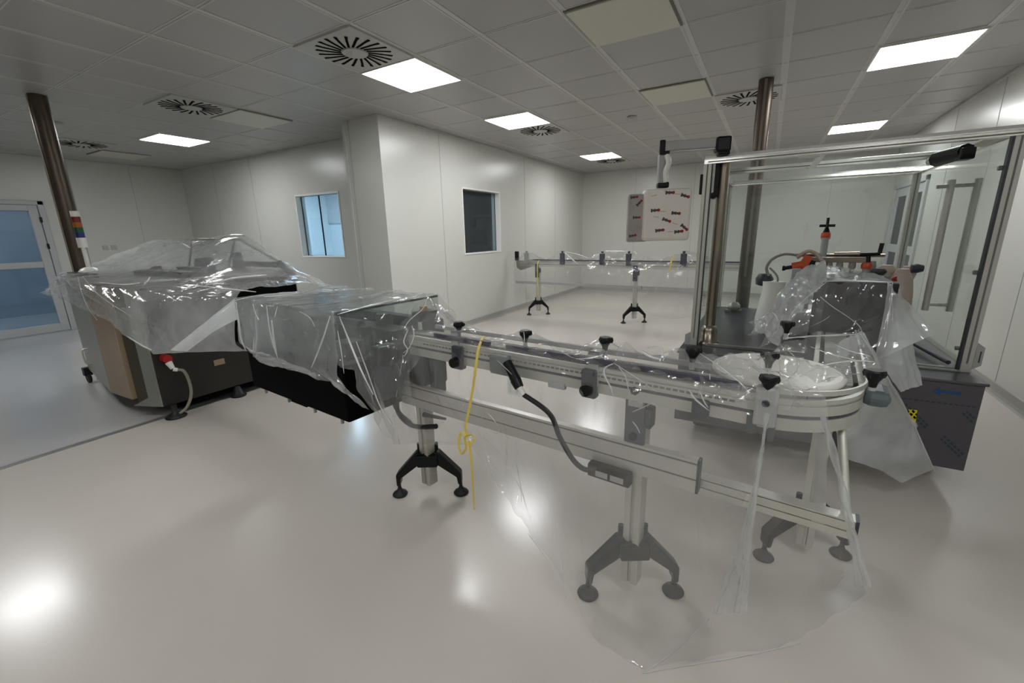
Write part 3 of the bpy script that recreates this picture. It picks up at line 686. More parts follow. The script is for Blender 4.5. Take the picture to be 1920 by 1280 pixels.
for q_ in ((fx0, fx1, fy0-P_/2-.0008, fy0-P_/2, fz1-.036, fz1-.030), (fx0+.02, fx1-.02, fy1-P_/2-.001, fy1-P_/2, fz1-.03, fz1-.025), (fx0+.02, fx1-.02, 1.549, 1.55, fz1-.03, fz1-.025)): MB().bb(*q_).build('beam_groove', 'groove_dark', tf, 0, True)
m = MB(); m.bb(fx0+.02, fx1-.02, fy0+.02, fy1-.02, fz1-.006, fz1-.001); m.build('roof_pane', 'acrylic_roof', fm, 0, True)
m = MB(); m.bb(fx0+.022, fx1-.022, fy1-.003, fy1+.003, fz0, fz1-P_); m.build('rear_pane', 'acrylic', fm, 0, True)
m = MB(); m.bb(fx0-.003, fx0+.003, fy0+.023, fy1-.022, fz0, fz1-P_); m.build('side_pane', 'acrylic', fm, 0, True)
m = MB(); m.bb(fx1-.003, fx1+.003, fy0+.03, fy1-.03, fz0+.02, fz1-P_-.01); gd = m.build('glass_door', 'acrylic', fm, 0, True)
m = MB()
for dx in (-.055, .06): m.cyl((fx1+dx, 1.5, .83), (fx1+dx, 1.5, 1.62), .018, n=14)
for zz in (.87, 1.585): m.cyl((fx1-.055, 1.5, zz), (fx1+.06, 1.5, zz), .011, n=12)
m.cyl((fx1-.055, 1.5, 1.585), (fx1-.12, 1.5, 1.585), .012, n=12)
m.build('door_handle', 'aluminium', gd, 0, True)
m = MB()
for zz in (.72, 1.12, 1.62): m.cyl((fx1-.02, fy0+.02, zz), (fx1-.045, fy0+.02, zz), .011, n=12)
m.build('hinge', 'steel_grey', gd, 0, True)
m = MB(); m.bb(fx1-.032, fx1-.022, fy0-P_/2, fy0+.01, fz0, fz1-P_); m.build('gasket', 'slate', fm, 0, True); m = MB(); m.bb(fx0+P_/2, fx0+P_/2+.006, fy0-.02, fy0+.01, fz0, fz1-P_); m.build('gasket', 'slate', fm, 0, True)
m = MB(); m.extr([(fx1+.023, fy0-.02, .62), (fx1+.055, fy0-.02, .645), (fx1+.055, fy0-.02, .74), (fx1+.023, fy0-.02, .765)], (0, .05, 0)); lk = m.build('door_lock', 'pale_grey', fm, 0, True)
m = MB(); m.bb(fx1+.04, fx1+.045, fy0-.0215, fy0-.02, .66, .72); m.build('lock_slot', 'slate', lk, 0, True)
m = MB(); m.extr([(fx0-.023, fy0-.02, .60), (fx0-.055, fy0-.02, .60), (fx0-.055, fy0-.02, .67), (fx0-.023, fy0-.02, .69)], (0, .05, 0)); m.build('door_lock', 'pale_grey', fm, 0, True)
m = MB(); m.bb(fx0-.04, fx0-.024, fy0-.02, fy0+.01, 1.58, 1.70); m.build('door_magnet', 'black_plastic', fm, .004, True)
m = MB(); a = at(1758, 298, z=1.74); b_ = at(1812, 283, z=1.745)
m.cyl(a, b_, .045, .04, n=8); m.bb(b_.x-.03, b_.x+.03, b_.y-.04, b_.y+.05, 1.70, 1.76); dm = m.build('roof_motor', 'black_plastic', fm, .006, True)
m = MB(); m.lathe(a+Vector((-.03, 0, -.01)), [(.018, -.01), (.022, 0), (.018, .01)], 16, 'Y'); m.build('motor_ring', 'aluminium', dm, 0, True)
m = MB(); m.bb(fx0+.08, fx1-.04, fy0-.01, fy0+.012, fz0, fz0+.02); m.bb(fx1-.33, fx1-.02, fy0-.035, fy0-.005, fz0, fz0+.012); m.build('sill_profile', 'steel_grey', fm, .002, True)
m = MB(); m.cyl((fx1-.05, .95, .63), (3.2, 2.2, .63), .012, n=8); m.build('floor_rail', 'grey_plastic', fm, 0, True)
m = MB(); p = at(1517, 294, z=1.755); m.box(p, (.10, .03, .008)); m.build('roof_reflection', 'white_plastic', fm, 0, True)  # white plate painted in as a ceiling light's reflection in the roof pane
# round stainless pillar of the arm
px_, py_ = 2.145, .965
m = MB(); m.cyl((px_, py_, fz0), (px_, py_, 1.80), .034, n=28); rp_ = m.build('round_pillar', 'steel_brushed', fm, 0, True)
m = MB(); m.lathe((px_, py_, fz0), [(.07, 0), (.07, .02), (.055, .03), (.052, .10), (.042, .125), (.036, .13)], 28); m.build('pillar_base', 'steel_brushed', rp_, 0, True)
m = MB(); m.bb(px_-.045, px_-.02, py_-.05, py_-.02, 1.56, 1.79); m.lathe((px_-.045, py_-.035, 1.57), [(.02, -.012), (.02, .012)], 14, 'Y'); m.build('pillar_clamp', 'black_plastic', rp_, 0, True)
# process parts inside: valves, hoses, manifold
def cross(x, y, z, mt='black_plastic', horizontal=False):
    v = MB(); v.cyl((x, y, z-.15), (x, y, z-.025), .022, n=18); v.cyl((x, y, z-.03), (x, y, z-.02), .030, n=18); o = v.build('valve_body', 'pale_grey', fm, 0, True)
    v = MB(); v.lathe((x, y, z), [(.026, -.022), (.030, -.01), (.028, .012), (.018, .02)], 20); v.build('valve_collar', 'orange_plastic', o, 0, True)
    v = MB(); v.cyl((x, y, z+.015), (x, y, z+.055), .022, .008, n=14); v.cyl((x, y, z+.05), (x, y, z+.115), .009, n=10)
    v.cyl((x-.045, y, z+.062), (x+.045, y, z+.062), .0095, n=10); v.cyl((x, y-.045, z+.062), (x, y+.045, z+.062), .0095, n=10); v.build('valve_handle', mt, o, 0, True)
cross(2.775, 1.6, 1.31)
v = MB(); v.cyl((3.03, 1.6, 1.0), (3.03, 1.6, 1.085), .024, n=16); o = v.build('valve_body', 'pale_grey', fm, 0, True)
v = MB(); v.lathe((3.03, 1.6, 1.105), [(.03, -.025), (.034, 0), (.024, .018)], 20); v.build('valve_collar', 'orange_plastic', o, 0, True)
v = MB(); v.cyl((3.03, 1.6, 1.12), (3.03, 1.6, 1.17), .018, .012, n=12); v.cyl((2.95, 1.6, 1.175), (3.09, 1.6, 1.18), .012, n=10); v.cyl((3.085, 1.6, 1.18), (3.09, 1.6, 1.25), .013, n=10); v.build('valve_handle', 'black_plastic', o, 0, True)
v = MB(); v.cyl((2.60, 1.58, 1.085), (2.66, 1.58, 1.10), .030, n=16); v.box((2.67, 1.58, 1.11), (.05, .05, .12), ry=.4); o = v.build('valve_collar', 'orange_plastic', fm, 0, True)
v = MB(); v.cyl((2.55, 1.58, 1.075), (2.60, 1.58, 1.085), .014, n=10); v.lathe((2.55, 1.58, 1.075), [(.016, -.01), (.02, 0), (.016, .01)], 12, 'X'); v.box((2.705, 1.60, 1.07), (.03, .06, .13), ry=.3); v.build('valve_handle', 'black_plastic', o, 0, True)
v = MB(); v.cyl((2.62, 1.62, 1.168), (3.12, 1.62, 1.168), .012, n=10); v.bb(2.70, 3.02, 1.58, 1.66, 1.12, 1.155); v.cyl((2.84, 1.6, 1.175), (2.98, 1.6, 1.18), .016, n=10); v.build('manifold', 'steel_brushed', fm, .004, True)
v = MB()
for x in (2.72, 2.82, 2.88, 2.95, 3.06): v.cyl((x, 1.6, .75), (x, 1.6, 1.13), .014, n=10); v.lathe((x, 1.6, 1.10), [(.02, -.02), (.022, 0), (.016, .03)], 14)
v.build('filling_nozzle', 'chain_grey', fm, 0, True)
v = MB(); v.tube([(2.46, 1.55, 1.02), (2.44, 1.55, 1.08), (2.47, 1.57, 1.14), (2.54, 1.6, 1.175), (2.62, 1.6, 1.17)], .010); v.tube([(2.46, 1.55, 1.08), (2.52, 1.55, 1.0), (2.50, 1.55, .85)], .007); v.build('hose', 'cable_grey', fm, 0, True)
v = MB(); v.tube([(2.62, 1.6, 1.15), (2.70, 1.6, 1.2), (2.78, 1.58, 1.12), (2.8, 1.58, 1.0)], .014); v.build('hose', 'tan_cover', fm, 0, True)
v = MB(); v.lathe((2.435, 1.6, .985), [(.03, -.045), (.055, -.035), (.06, .01), (.04, .045)], 8); v.build('pressure_gauge', 'slate', fm, 0, True)
v = MB(); v.bb(2.55, 3.1, 1.45, 1.85, .6, .78); v.bb(2.60, 2.66, 1.5, 1.56, .78, 1.08); v.bb(3.02, 3.1, 1.55, 1.65, .78, 1.0); v.build('valve_stand', 'pale_grey', fm, .01, True)
v = MB(); v.lathe((2.50, 1.55, .80), [(.09, -.20), (.10, -.1), (.08, .05), (.07, .12), (.075, .18)], 24); v.build('hopper', 'white_plastic', fm, 0, True)
v = MB()
v.lathe((3.20, 1.5, .93), [(.05, -.2), (.08, -.1), (.075, 0), (.06, .1), (.03, .16)], 12); v.lathe((3.13, 1.55, 1.08), [(.04, -.04), (.05, 0), (.03, .03)], 10); v.lathe((3.25, 1.6, 1.05), [(.03, -.05), (.045, 0), (.03, .05)], 10); v.build('wrapped_bundle', 'tan_cover', fm, 0, True)
v = MB(); v.lathe((3.28, 1.55, 1.09), [(.028, -.03), (.03, 0), (.02, .03)], 12, 'X'); v.lathe((3.08, 1.5, 1.07), [(.03, -.02), (.045, 0), (.03, .02)], 14); v.build('rubber_cap', 'slate', fm, 0, True)
v = MB(); v.cyl((3.16, 1.47, 1.02), (3.17, 1.45, 1.03), .016, n=10); v.build('red_plug', 'red_plastic', fm, 0, True)
v = MB(); v.bb(2.14, 2.28, 2.30, 2.36, .60, .625); v.lathe((2.22, 2.2, .67), [(.02, -.05), (.045, -.02), (.045, .03), (.02, .05)], 14, 'X'); v.build('deck_fitting', 'steel_grey', fm, .002, True)
v = MB(); v.tube([(2.45, 2.1, .61), (2.5, 2.2, .70), (2.58, 2.15, .74), (2.60, 2.0, .66), (2.52, 1.95, .61)], .006); v.build('pink_hose', 'mark_pink', fm, 0, True)
# dark drive cover where the conveyor meets the filler
m = MB(); m.bb(2.68, 2.93, .20, .72, .60, 1.125); dc = m.build('drive_cover', 'cover_dark', fm, .006, True)
m = MB(); m.bb(2.70, 2.90, .195, .20, .62, .84); m.cyl((2.74, .18, .9), (2.88, .18, .99), .012, n=8); m.cyl((2.74, .17, .87), (2.86, .17, .93), .009, n=8); m.build('cover_opening', 'black_rough', dc, 0, True)

# ------------------------------------------------------------------ CONTROL PANEL on swing arm
cpn = empty('control_panel', (1.81, .81, 1.6), 'control panel wrapped in printed foam, hanging from a swing arm', 'control panel')
m = MB(); m.box((2.135, .86, 1.855), (.085, .085, .085), .3); m.box((2.14, .87, 1.81), (.07, .07, .03), .3); m.build('arm_joint', 'black_plastic', cpn, .012, True)
pa, pb = Vector((2.11, .86, 1.865)), Vector((1.80, .79, 1.872))
d = (pb-pa).normalized(); m = MB(); m.box((pa+pb)/2, ((pb-pa).length, .055, .058), math.atan2(d.y, d.x)); arm = m.build('swing_arm', 'pale_grey', cpn, .008, True)
m = MB(); m.box((pa+pb)/2+Vector((0, 0, -.033)), ((pb-pa).length, .05, .008), math.atan2(d.y, d.x)); m.build('arm_cover', 'steel_grey', arm, 0, True)
m = MB(); m.box((1.80, .79, 1.868), (.035, .065, .075), .2); m.box((1.815, .79, 1.832), (.06, .05, .02), .2); m.build('arm_cap', 'black_plastic', cpn, .006, True)
m = MB(); m.box((1.805, .80, 1.74), (.058, .04, .17), .5); dt = m.build('drop_tube', 'pale_grey', cpn, .008, True)
m = MB(); m.tube([(1.83, .785, 1.82), (1.845, .78, 1.77), (1.83, .78, 1.72), (1.835, .785, 1.66)], .017); m.build('cable_sleeve', 'white_plastic', dt, 0, True)
m = MB(); m.box((1.81, .81, 1.645), (.07, .05, .035), .5); m.build('panel_joint', 'black_plastic', cpn, .008, True)
ca = Vector((1.81, .81, 1.46)); RZ = .45
def cp(u, h, dd=0): return ca+Vector((math.cos(RZ)*u+math.sin(RZ)*dd, math.sin(RZ)*u-math.cos(RZ)*dd, h))
m = MB(); m.box(cp(.03, 0), (.30, .09, .32), RZ); pn = m.build('wrapped_body', 'foam_wrap', cpn, .02, True)
m = MB(); m.box(cp(-.15, -.015), (.13, .05, .30), RZ); pg = m.build('wrapped_flap', 'foam_wrap_grey', cpn, .012, True)
def logo(u, h, r_, dd, par, k_):
    lg = MB(); pos = [-.016, -.0055, .005, .0155]; hs = (.022, .015, .019, .013)
    base = cp(u-.0003*math.cos(r_), h, dd); lg.box(base, (.040*k_, .001, .0045*k_), RZ, -r_)
    for q_, hh in zip(pos, hs):
        c = cp(u+q_*k_*math.cos(r_), h+q_*k_*math.sin(r_), dd+.0002); lg.box(c, (.0085*k_, .001, hh*k_), RZ, -r_)
    lg = lg.build('printed_logo', 'mark_dark', par, 0, True)
    c = cp(u+.028*k_*math.cos(r_), h+.028*k_*math.sin(r_), dd)
    m = MB(); n_ = Vector((math.sin(RZ), -math.cos(RZ), 0)); m.cyl(c-n_*.0008, c+n_*.0008, .0095*k_, n=14); m.build('logo_dot', 'mark_red', lg, 0, True)
for (u, h, r_) in ((.03, .135, 0), (.125, .115, -.3), (-.055, .03, .05), (.075, .01, -.1), (.02, -.03, -.35), (-.02, -.095, .1), (.10, -.105, .1), (.135, -.075, -.7)): logo(u, h, r_, .0465, pn, 1.0)
for (u, h, r_) in ((-.185, .115, .1), (-.150, .075, .8), (-.165, -.01, 0), (-.185, -.125, .15)): logo(u, h, r_, .0265, pg, .85)
for (u, h, r_) in ((.085, .125, -.1), (.0, .022, 0), (.08, -.055, -.3), (-.04, -.01, -.2), (.055, -.105, 0), (-.06, .12, .2)):
    m = MB(); m.box(cp(u, h, .0462), (.035, .0006, .004), RZ, -r_); m.build('printed_strapline', 'mark_pink', pn, 0, True)

# ------------------------------------------------------------------ FILM SHEETS
def sheet(name, rows, mt, label, sub=12, amp=.006, fq=9, seed=0, crisp=.5, fold=1.0, fd=(2.6, .7), group=None):
    R_ = [[Vector(p) for p in r] for r in rows]
    nr, nc = len(R_), len(R_[0])
    def interp(P, i, f):
        b, c = P[i], P[i+1]; a = P[max(i-1, 0)]; d = P[min(i+2, len(P)-1)]
        return cr(a, b, c, d, f)*(1-crisp)+b.lerp(c, f)*crisp
    cols = []
    for r in R_:
        line = []
        for j in range(nc-1):
            for k in range(sub): line.append(interp(r, j, k/sub))
        line.append(r[-1]); cols.append(line)
    NC = len(cols[0]); grid = []
    for i in range(nr-1):
        for k in range(sub):
            grid.append([interp([cols[q][j] for q in range(nr)], i, k/sub) for j in range(NC)])
    grid.append(cols[-1]); NR = len(grid)
    vs = []
    for i in range(NR):
        for j in range(NC):
            p = grid[i][j]
            du = grid[i][min(j+1, NC-1)]-grid[i][max(j-1, 0)]; dv = grid[min(i+1, NR-1)][j]-grid[max(i-1, 0)][j]
            n = du.cross(dv); n = n.normalized() if n.length > 1e-9 else Vector((0, 0, 1))
            q = p*fq+Vector((seed*3.1, seed*1.7, 0))
            f = 1-abs(noise.noise(q))*2.2; f2 = noise.noise(q*2.3)
            ju, iv = j/sub, i/sub
            g1 = noise.noise(Vector((ju*fd[0]+iv*.35+seed*7.3, iv*fd[1]+.3*math.sin(ju*1.7), seed*2.9)))
            g2 = noise.noise(Vector((ju*fd[0]*.5-iv*.9+seed*3.3, iv*fd[1]*1.6+ju*.8, seed*5.1)))
            f3 = (1-abs(g1)*3)+(1-abs(g2)*3)*.8
            x = p+n*amp*(f*.8+f2*.6+f3*fold)
            if x.z < .004: x.z = .004+.002*abs(f2)
            vs.append(x)
    m = MB(); m.add(vs, [(i*NC+j, i*NC+j+1, (i+1)*NC+j+1, (i+1)*NC+j) for i in range(NR-1) for j in range(NC-1)], True)
    o = m.build(name, mt); tag(o, label, 'plastic sheet', group); return o

def folds(sh, lst, kw, mt='film_crease_glint'):
    '''doubled, sharply folded edges of the sheet and its painted glints: slim flattened strips lying on it'''
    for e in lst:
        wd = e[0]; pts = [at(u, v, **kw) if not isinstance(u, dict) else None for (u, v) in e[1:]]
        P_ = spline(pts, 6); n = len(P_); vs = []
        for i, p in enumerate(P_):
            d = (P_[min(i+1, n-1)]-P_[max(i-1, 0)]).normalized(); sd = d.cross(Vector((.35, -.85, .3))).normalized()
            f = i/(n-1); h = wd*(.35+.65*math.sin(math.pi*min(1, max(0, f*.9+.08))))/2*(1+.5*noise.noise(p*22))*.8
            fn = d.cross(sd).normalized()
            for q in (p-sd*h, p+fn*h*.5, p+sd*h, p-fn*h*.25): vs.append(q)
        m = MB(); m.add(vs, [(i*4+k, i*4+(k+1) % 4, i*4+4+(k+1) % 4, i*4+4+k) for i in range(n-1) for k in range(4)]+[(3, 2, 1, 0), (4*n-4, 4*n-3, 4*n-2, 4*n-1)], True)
        m.build('fold', mt, sh)  # whiteness of the strip paints in the highlight along the crease
# A: over the left machine and its hood
y_ = -.98
rows = [
 [(-3.25, -.3, 1.0), (-3.2, .55, .95), (-2.9, .55, 1.0), (-2.3, .55, 1.0), (-1.7, .55, .98), (-1.3, .55, .95), (-1.0, .5, .9)],
 [at(122, 512, y=-.74), at(180, 495, y=.0), at(290, 447, y=.05), at(390, 446, y=.08), at(457, 439, y=.1), at(545, 505, y=.2), at(575, 529, y=.2)],
 [at(112, 518, y=-.76), (-3.10, -.78, 1.12), (-2.6, -.6, 1.14), (-2.2, -.55, 1.13), (-1.6, -.55, 1.1), (-1.0, -.55, 1.08), (-.5, -.6, 1.06)],
 [at(92, 532, y=-.79), (-3.05, -.90, 1.10), (-2.5, -1.0, 1.085), (-2.05, -1.02, 1.08), (-1.5, -.95, 1.06), (-.8, -.93, 1.05), w(-2.15, -.37, 1.06)],
 [at(85, 543, y=-.80), at(150, 550, y=-.95), at(200, 575, y=-1.04), at(250, 600, y=-1.05), at(300, 615, y=-1.03), at(370, 605, y=-1.0), w(-2.17, -.40, .82)],
 [at(74, 549, y=-.80), at(128, 567, y=-.93), at(190, 598, y=-1.05), at(240, 636, y=-1.06), at(290, 663, y=-1.04), at(350, 661, y=-1.02), at(462, 656, y=-1.0)]]
shA = sheet('plastic_sheet', rows, 'film', 'clear plastic film draped over the left machine and its raised hood', amp=.010, fq=6, seed=1)
folds(shA, [(.010, (146, 518), (152, 545), (164, 575), (182, 600)), (.008, (155, 518), (180, 548), (212, 572), (246, 592)), (.016, (238, 630), (262, 645), (284, 656)),
            (.008, (125, 530), (112, 535), (75, 549)), (.014, (185, 529), (230, 533), (262, 530)), (.022, (270, 533), (278, 524), (281, 519))], dict(y=-1.06))
folds(shA, [(.012, (385, 535), (430, 522), (480, 516), (500, 515)), (.010, (365, 535), (420, 540), (480, 547))], dict(y=-.93))
folds(shA, [(.008, (292, 449), (318, 452), (318, 461)), (.008, (318, 470), (308, 482), (298, 490)), (.008, (330, 450), (352, 462), (372, 472)), (.012, (390, 447), (425, 441), (457, 440))], dict(y=.05))
rows = [[w(-2.13, -.375, 1.06), w(-2.13, -.38, 1.02), w(-2.10, -.39, .95)], [at(380, 606, y=-1.03), at(392, 612, y=-1.04), at(400, 622, y=-1.03)], [at(318, 656, y=-1.04), at(330, 658, y=-1.05), at(350, 659, y=-1.04)]]
sheet('plastic_sheet', rows, 'film_heavy', 'narrow folded strip of film slanting down left of the guard tunnel', amp=.002, seed=2)
# B: over the guard tunnel, wrapping round its free end
tz = 1.066
rows = [
 [w(-2.1, .24, tz), w(-1.9, .24, tz), w(-1.8, .24, tz), w(-1.6, .24, tz), w(-1.4, .24, tz), w(-1.19, .245, tz)],
 [w(-2.12, -.05, tz), w(-1.9, -.05, tz+.004), w(-1.85, -.03, tz), w(-1.5, -.03, tz), w(-1.3, -.05, tz+.003), w(-1.19, -.03, tz)],
 [w(-2.14, -.37, tz), w(-1.93, -.37, tz), w(-1.88, -.375, tz-.002), w(-1.6, -.37, tz-.004), w(-1.35, -.37, tz), w(-1.195, -.37, tz)],
 [w(-2.15, -.38, 1.0), w(-1.93, -.385, .98), w(-1.87, -.395, .98), w(-1.58, -.38, .98), w(-1.33, -.38, 1.0), w(-1.185, -.385, 1.0)],
 [w(-2.16, -.39, .82), w(-1.93, -.41, .78), w(-1.86, -.43, .76), w(-1.55, -.39, .80), w(-1.32, -.40, .80), w(-1.16, -.42, .80)],
 [at(468, 661, t=-.40), at(515, 668, t=-.43), at(580, 692, t=-.46), at(603, 712, t=-.41), at(652, 735, t=-.45), at(692, 768, t=-.42)]]
shB = sheet('plastic_sheet', rows, 'film', 'clear plastic film lying over the flat-topped guard tunnel and its long side', amp=.005, fq=8, seed=3, crisp=.85, fold=1.6)
folds(shB, [(.010, (500, 572), (504, 610), (512, 645), (521, 672)), (.014, (442, 566), (447, 600), (452, 635), (461, 657)), (.006, (474, 570), (480, 590), (486, 600)),
            (.010, (619, 592), (607, 630), (594, 665), (583, 690)), (.005, (560, 583), (580, 595), (590, 612)), (.006, (520, 574), (515, 595)), (.012, (509, 600), (514, 640), (520, 670))], dict(t=-.445))
folds(shB, [(.012, (441, 563), (470, 556), (500, 552), (557, 547)), (.012, (495, 556), (530, 553), (562, 549)), (.012, (633, 589), (680, 576), (740, 562), (795, 549))], dict(z=1.072))
rows = [
 [w(-1.188, -.375, tz), w(-1.185, -.2, tz), w(-1.185, .03, tz), w(-1.185, .245, tz)],
 [w(-1.16, -.40, .86), w(-1.12, -.25, .88), w(-1.07, -.12, .90), w(-1.04, .20, .95)],
 [at(672, 690, t=-.42), at(705, 715, t=-.33), at(735, 722, t=-.22), at(768, 690, t=-.14)],
 [at(694, 768, t=-.41), at(738, 829, t=-.30), at(760, 833, t=-.20), at(790, 834, t=-.13)]]
shB2 = sheet('plastic_sheet', rows, 'film_light', 'clear film hanging from the open end of the guard tunnel beside the first stand', amp=.012, fq=8, seed=15, crisp=.7, fold=1.2)
folds(shB2, [(.010, (636, 592), (655, 640), (680, 700), (700, 740)), (.006, (668, 640), (690, 700), (712, 760), (738, 800)), (.006, (633, 620), (640, 660), (645, 700))], dict(t=-.44))
folds(shB2, [(.010, (765, 618), (757, 640), (764, 655), (758, 668)), (.006, (756, 665), (750, 700), (745, 730), (742, 745))], dict(t=-.15))
# C: long sheet over the near conveyor down to the floor
ss = [-1.17, -1.0, -.80, -.62, -.456, -.30, -.137, 0, .154, .30, .47]
ridge = [(797, 552, .1), (835, 584, .02), (862, 602, 0), (912, 640, 0), (983, 614, -.02), (1060, 655, 0), (1133, 630, 0), (1195, 655, 0), (1300, 652, .03), (1375, 668, .0), (1460, 700, -.05)]
back = [w(-1.15, .25, .95), w(-.98, .16, .93)]+[w(s, .13, .93) for s in ss[2:8]]+[w(.154, .12, .93), w(.30, .05, .94), w(.47, -.02, .94)]
rA = [at(u, v, t=t) for u, v, t in ridge]
rB = [w(s, -.085 if i < 9 else -.10, .945) for i, s in enumerate(ss)]
rB[10] = w(.50, -.06, .94)
rC = [w(s, -.11-(.02 if i % 2 else 0), .80) for i, s in enumerate(ss)]; rC[10] = w(.53, -.10, .80)
hem = [at(768, 833, t=-.12), at(828, 834, t=-.12), at(886, 838, t=-.13), at(940, 925, t=-.15), at(990, 1000, t=-.18), at(1050, 1085, t=-.22), at(1112, 1190, t=-.25), at(1205, 1262, z=.004), at(1350, 1236, z=.004), at(1500, 1207, z=.004), at(1625, 1110, z=.004)]
rD = []
for i in range(len(ss)):
    a, b = rC[i], hem[i]; p = a.lerp(b, .5); p += E2*(.035 if i % 2 else -.01); rD.append(p)
rE = [a.lerp(b, .82)+E2*(.03 if i % 2 else 0) for i, (a, b) in enumerate(zip(rC, hem))]
shC = sheet('plastic_sheet', [back, rA, rB, rC, rD, rE, hem], 'film_light', 'large clear film sheet hanging from the near conveyor down to the floor', amp=.010, fq=7, seed=4, crisp=.6)
folds(shC, [(.007, (772, 610), (776, 628), (768, 650), (756, 662)), (.006, (800, 560), (793, 578), (768, 600), (758, 616)), (.008, (824, 580), (832, 590), (839, 600)), (.004, (868, 604), (888, 612), (905, 622)),
            (.004, (932, 675), (948, 690), (960, 702)), (.005, (982, 622), (983, 635), (981, 650)), (.005, (1045, 656), (1058, 662), (1070, 668)), (.005, (1085, 672), (1105, 671), (1133, 664)),
            (.010, (1149, 682), (1134, 690), (1134, 704), (1144, 724), (1150, 742)), (.004, (1160, 688), (1172, 704), (1178, 728), (1184, 748)), (.012, (1203, 658), (1220, 668), (1238, 673)), (.006, (1215, 652), (1240, 652), (1240, 672)),
            (.003, (1150, 680), (1200, 712), (1232, 735)), (.003, (1258, 652), (1266, 664), (1272, 676)), (.005, (1186, 790), (1194, 800), (1200, 812)), (.004, (1185, 772), (1205, 764), (1228, 752)),
            (.004, (915, 775), (925, 786), (934, 799)), (.003, (898, 778), (904, 783), (899, 789)), (.005, (936, 802), (932, 812), (914, 802)), (.008, (1292, 730), (1304, 748), (1330, 770)), (.005, (1312, 732), (1320, 752), (1328, 764)),
            (.003, (940, 862), (958, 884), (975, 915), (978, 940)), (.003, (890, 826), (910, 850), (920, 880), (932, 920)), (.003, (905, 820), (935, 845), (952, 880))], dict(t=-.135))
folds(shC, [(.004, (990, 1000), (1020, 1040), (1050, 1085)), (.005, (1052, 1030), (1054, 1080), (1062, 1120))], dict(t=-.2))
folds(shC, [(.008, (1205, 1261), (1300, 1245), (1400, 1228), (1500, 1206)), (.010, (1210, 1258), (1262, 1222), (1330, 1160))], dict(z=.012))
# vertical folds of that sheet gathered below the turning disc
for n_, (u0, v0, u1, v1, u2, v2, wd, lb) in enumerate(((1436, 775, 1408, 960, 1375, 1150, 22, 'bright vertical fold of film hanging left below the turning disc'), (1540, 775, 1580, 920, 1622, 1100, 12, 'bright slanting fold of film hanging right below the turning disc'))):
    rows = [[at(u0-3, v0, t=-.12), at(u0+3, v0, t=-.145), at(u0+8, v0, t=-.12)], [at(u1-wd/2, v1, t=-.13), at(u1+2, v1, t=-.165), at(u1+wd/2, v1, t=-.13)], [at(u2-wd*1.8, v2, t=-.10), at(u2, v2, t=-.15), at(u2+wd*1.2, v2, t=-.10)]]
    sheet('plastic_sheet', rows, 'film', lb, amp=.005, seed=8+n_)
# T: over the turning disc and the deep leg
rows = [
 [at(1285, 655, z=.985), at(1350, 657, z=.97), at(1432, 657, z=.98), at(1475, 632, z=.995), at(1545, 629, z=.99), at(1612, 625, z=.98)],
 [at(1300, 672, z=.98), at(1370, 685, z=.955), at(1443, 660, z=1.01), at(1500, 668, z=.96), at(1560, 665, z=.95), at(1632, 660, z=.95)],
 [at(1310, 700, z=.95), at(1385, 715, z=.95), at(1443, 706, z=.975), at(1500, 728, z=.945), at(1565, 712, z=.945), at(1648, 690, z=.93)],
 [at(1320, 730, t=-.13), at(1390, 745, t=-.13), at(1440, 750, t=-.14), at(1500, 765, t=-.12), at(1575, 745, z=.86), at(1668, 722, z=.84)]]
shT = sheet('plastic_sheet', rows, 'film_light', 'crumpled clear film over the white turning disc of the conveyor', amp=.012, fq=10, seed=5, crisp=.7)
folds(shT, [(.008, (1300, 655), (1340, 680), (1380, 710), (1402, 732)), (.005, (1402, 672), (1420, 686), (1443, 702)), (.006, (1498, 672), (1494, 695), (1470, 712)), (.006, (1455, 640), (1490, 668), (1500, 690)),
            (.008, (1472, 634), (1520, 630), (1570, 628), (1612, 626)), (.006, (1500, 705), (1550, 684), (1600, 676), (1640, 678)), (.005, (1520, 650), (1560, 664), (1610, 676)), (.005, (1555, 640), (1590, 656), (1632, 668)), (.005, (1540, 705), (1565, 700), (1580, 705)), (.004, (1331, 700), (1331, 712))], dict(z=.99))
rows = [
 [at(1575, 640, z=.97), at(1592, 632, z=.98), at(1612, 625, z=.98)],
 [at(1570, 720, z=.86), at(1625, 712, z=.82), at(1664, 712, z=.78)],
 [at(1568, 800, z=.55), at(1640, 800, z=.5), at(1712, 796, z=.48)],
 [at(1572, 858, z=.27), at(1640, 880, z=.2), at(1690, 904, z=.14), ][:3]]
rows = [r+[e] for r, e in zip(rows, (at(1614, 626, z=.98), at(1668, 716, z=.77), at(1716, 800, z=.47), at(1752, 882, z=.22)))]
shF = sheet('plastic_sheet', rows, 'film_heavy', 'milky triangular film flap hanging right of the turning disc before the cabinet', amp=.006, fq=6, seed=6, crisp=.7)
for q0, q1 in (((1614, 626, .98), (1668, 716, .77)), ((1668, 716, .77), (1716, 800, .47)), ((1716, 800, .47), (1752, 882, .22))):
    a, b = at(q0[0], q0[1], z=q0[2]), at(q1[0], q1[1], z=q1[2]); MB().cyl(a, b, .0022, n=6).build('fold', 'film_crease_glint', shF)
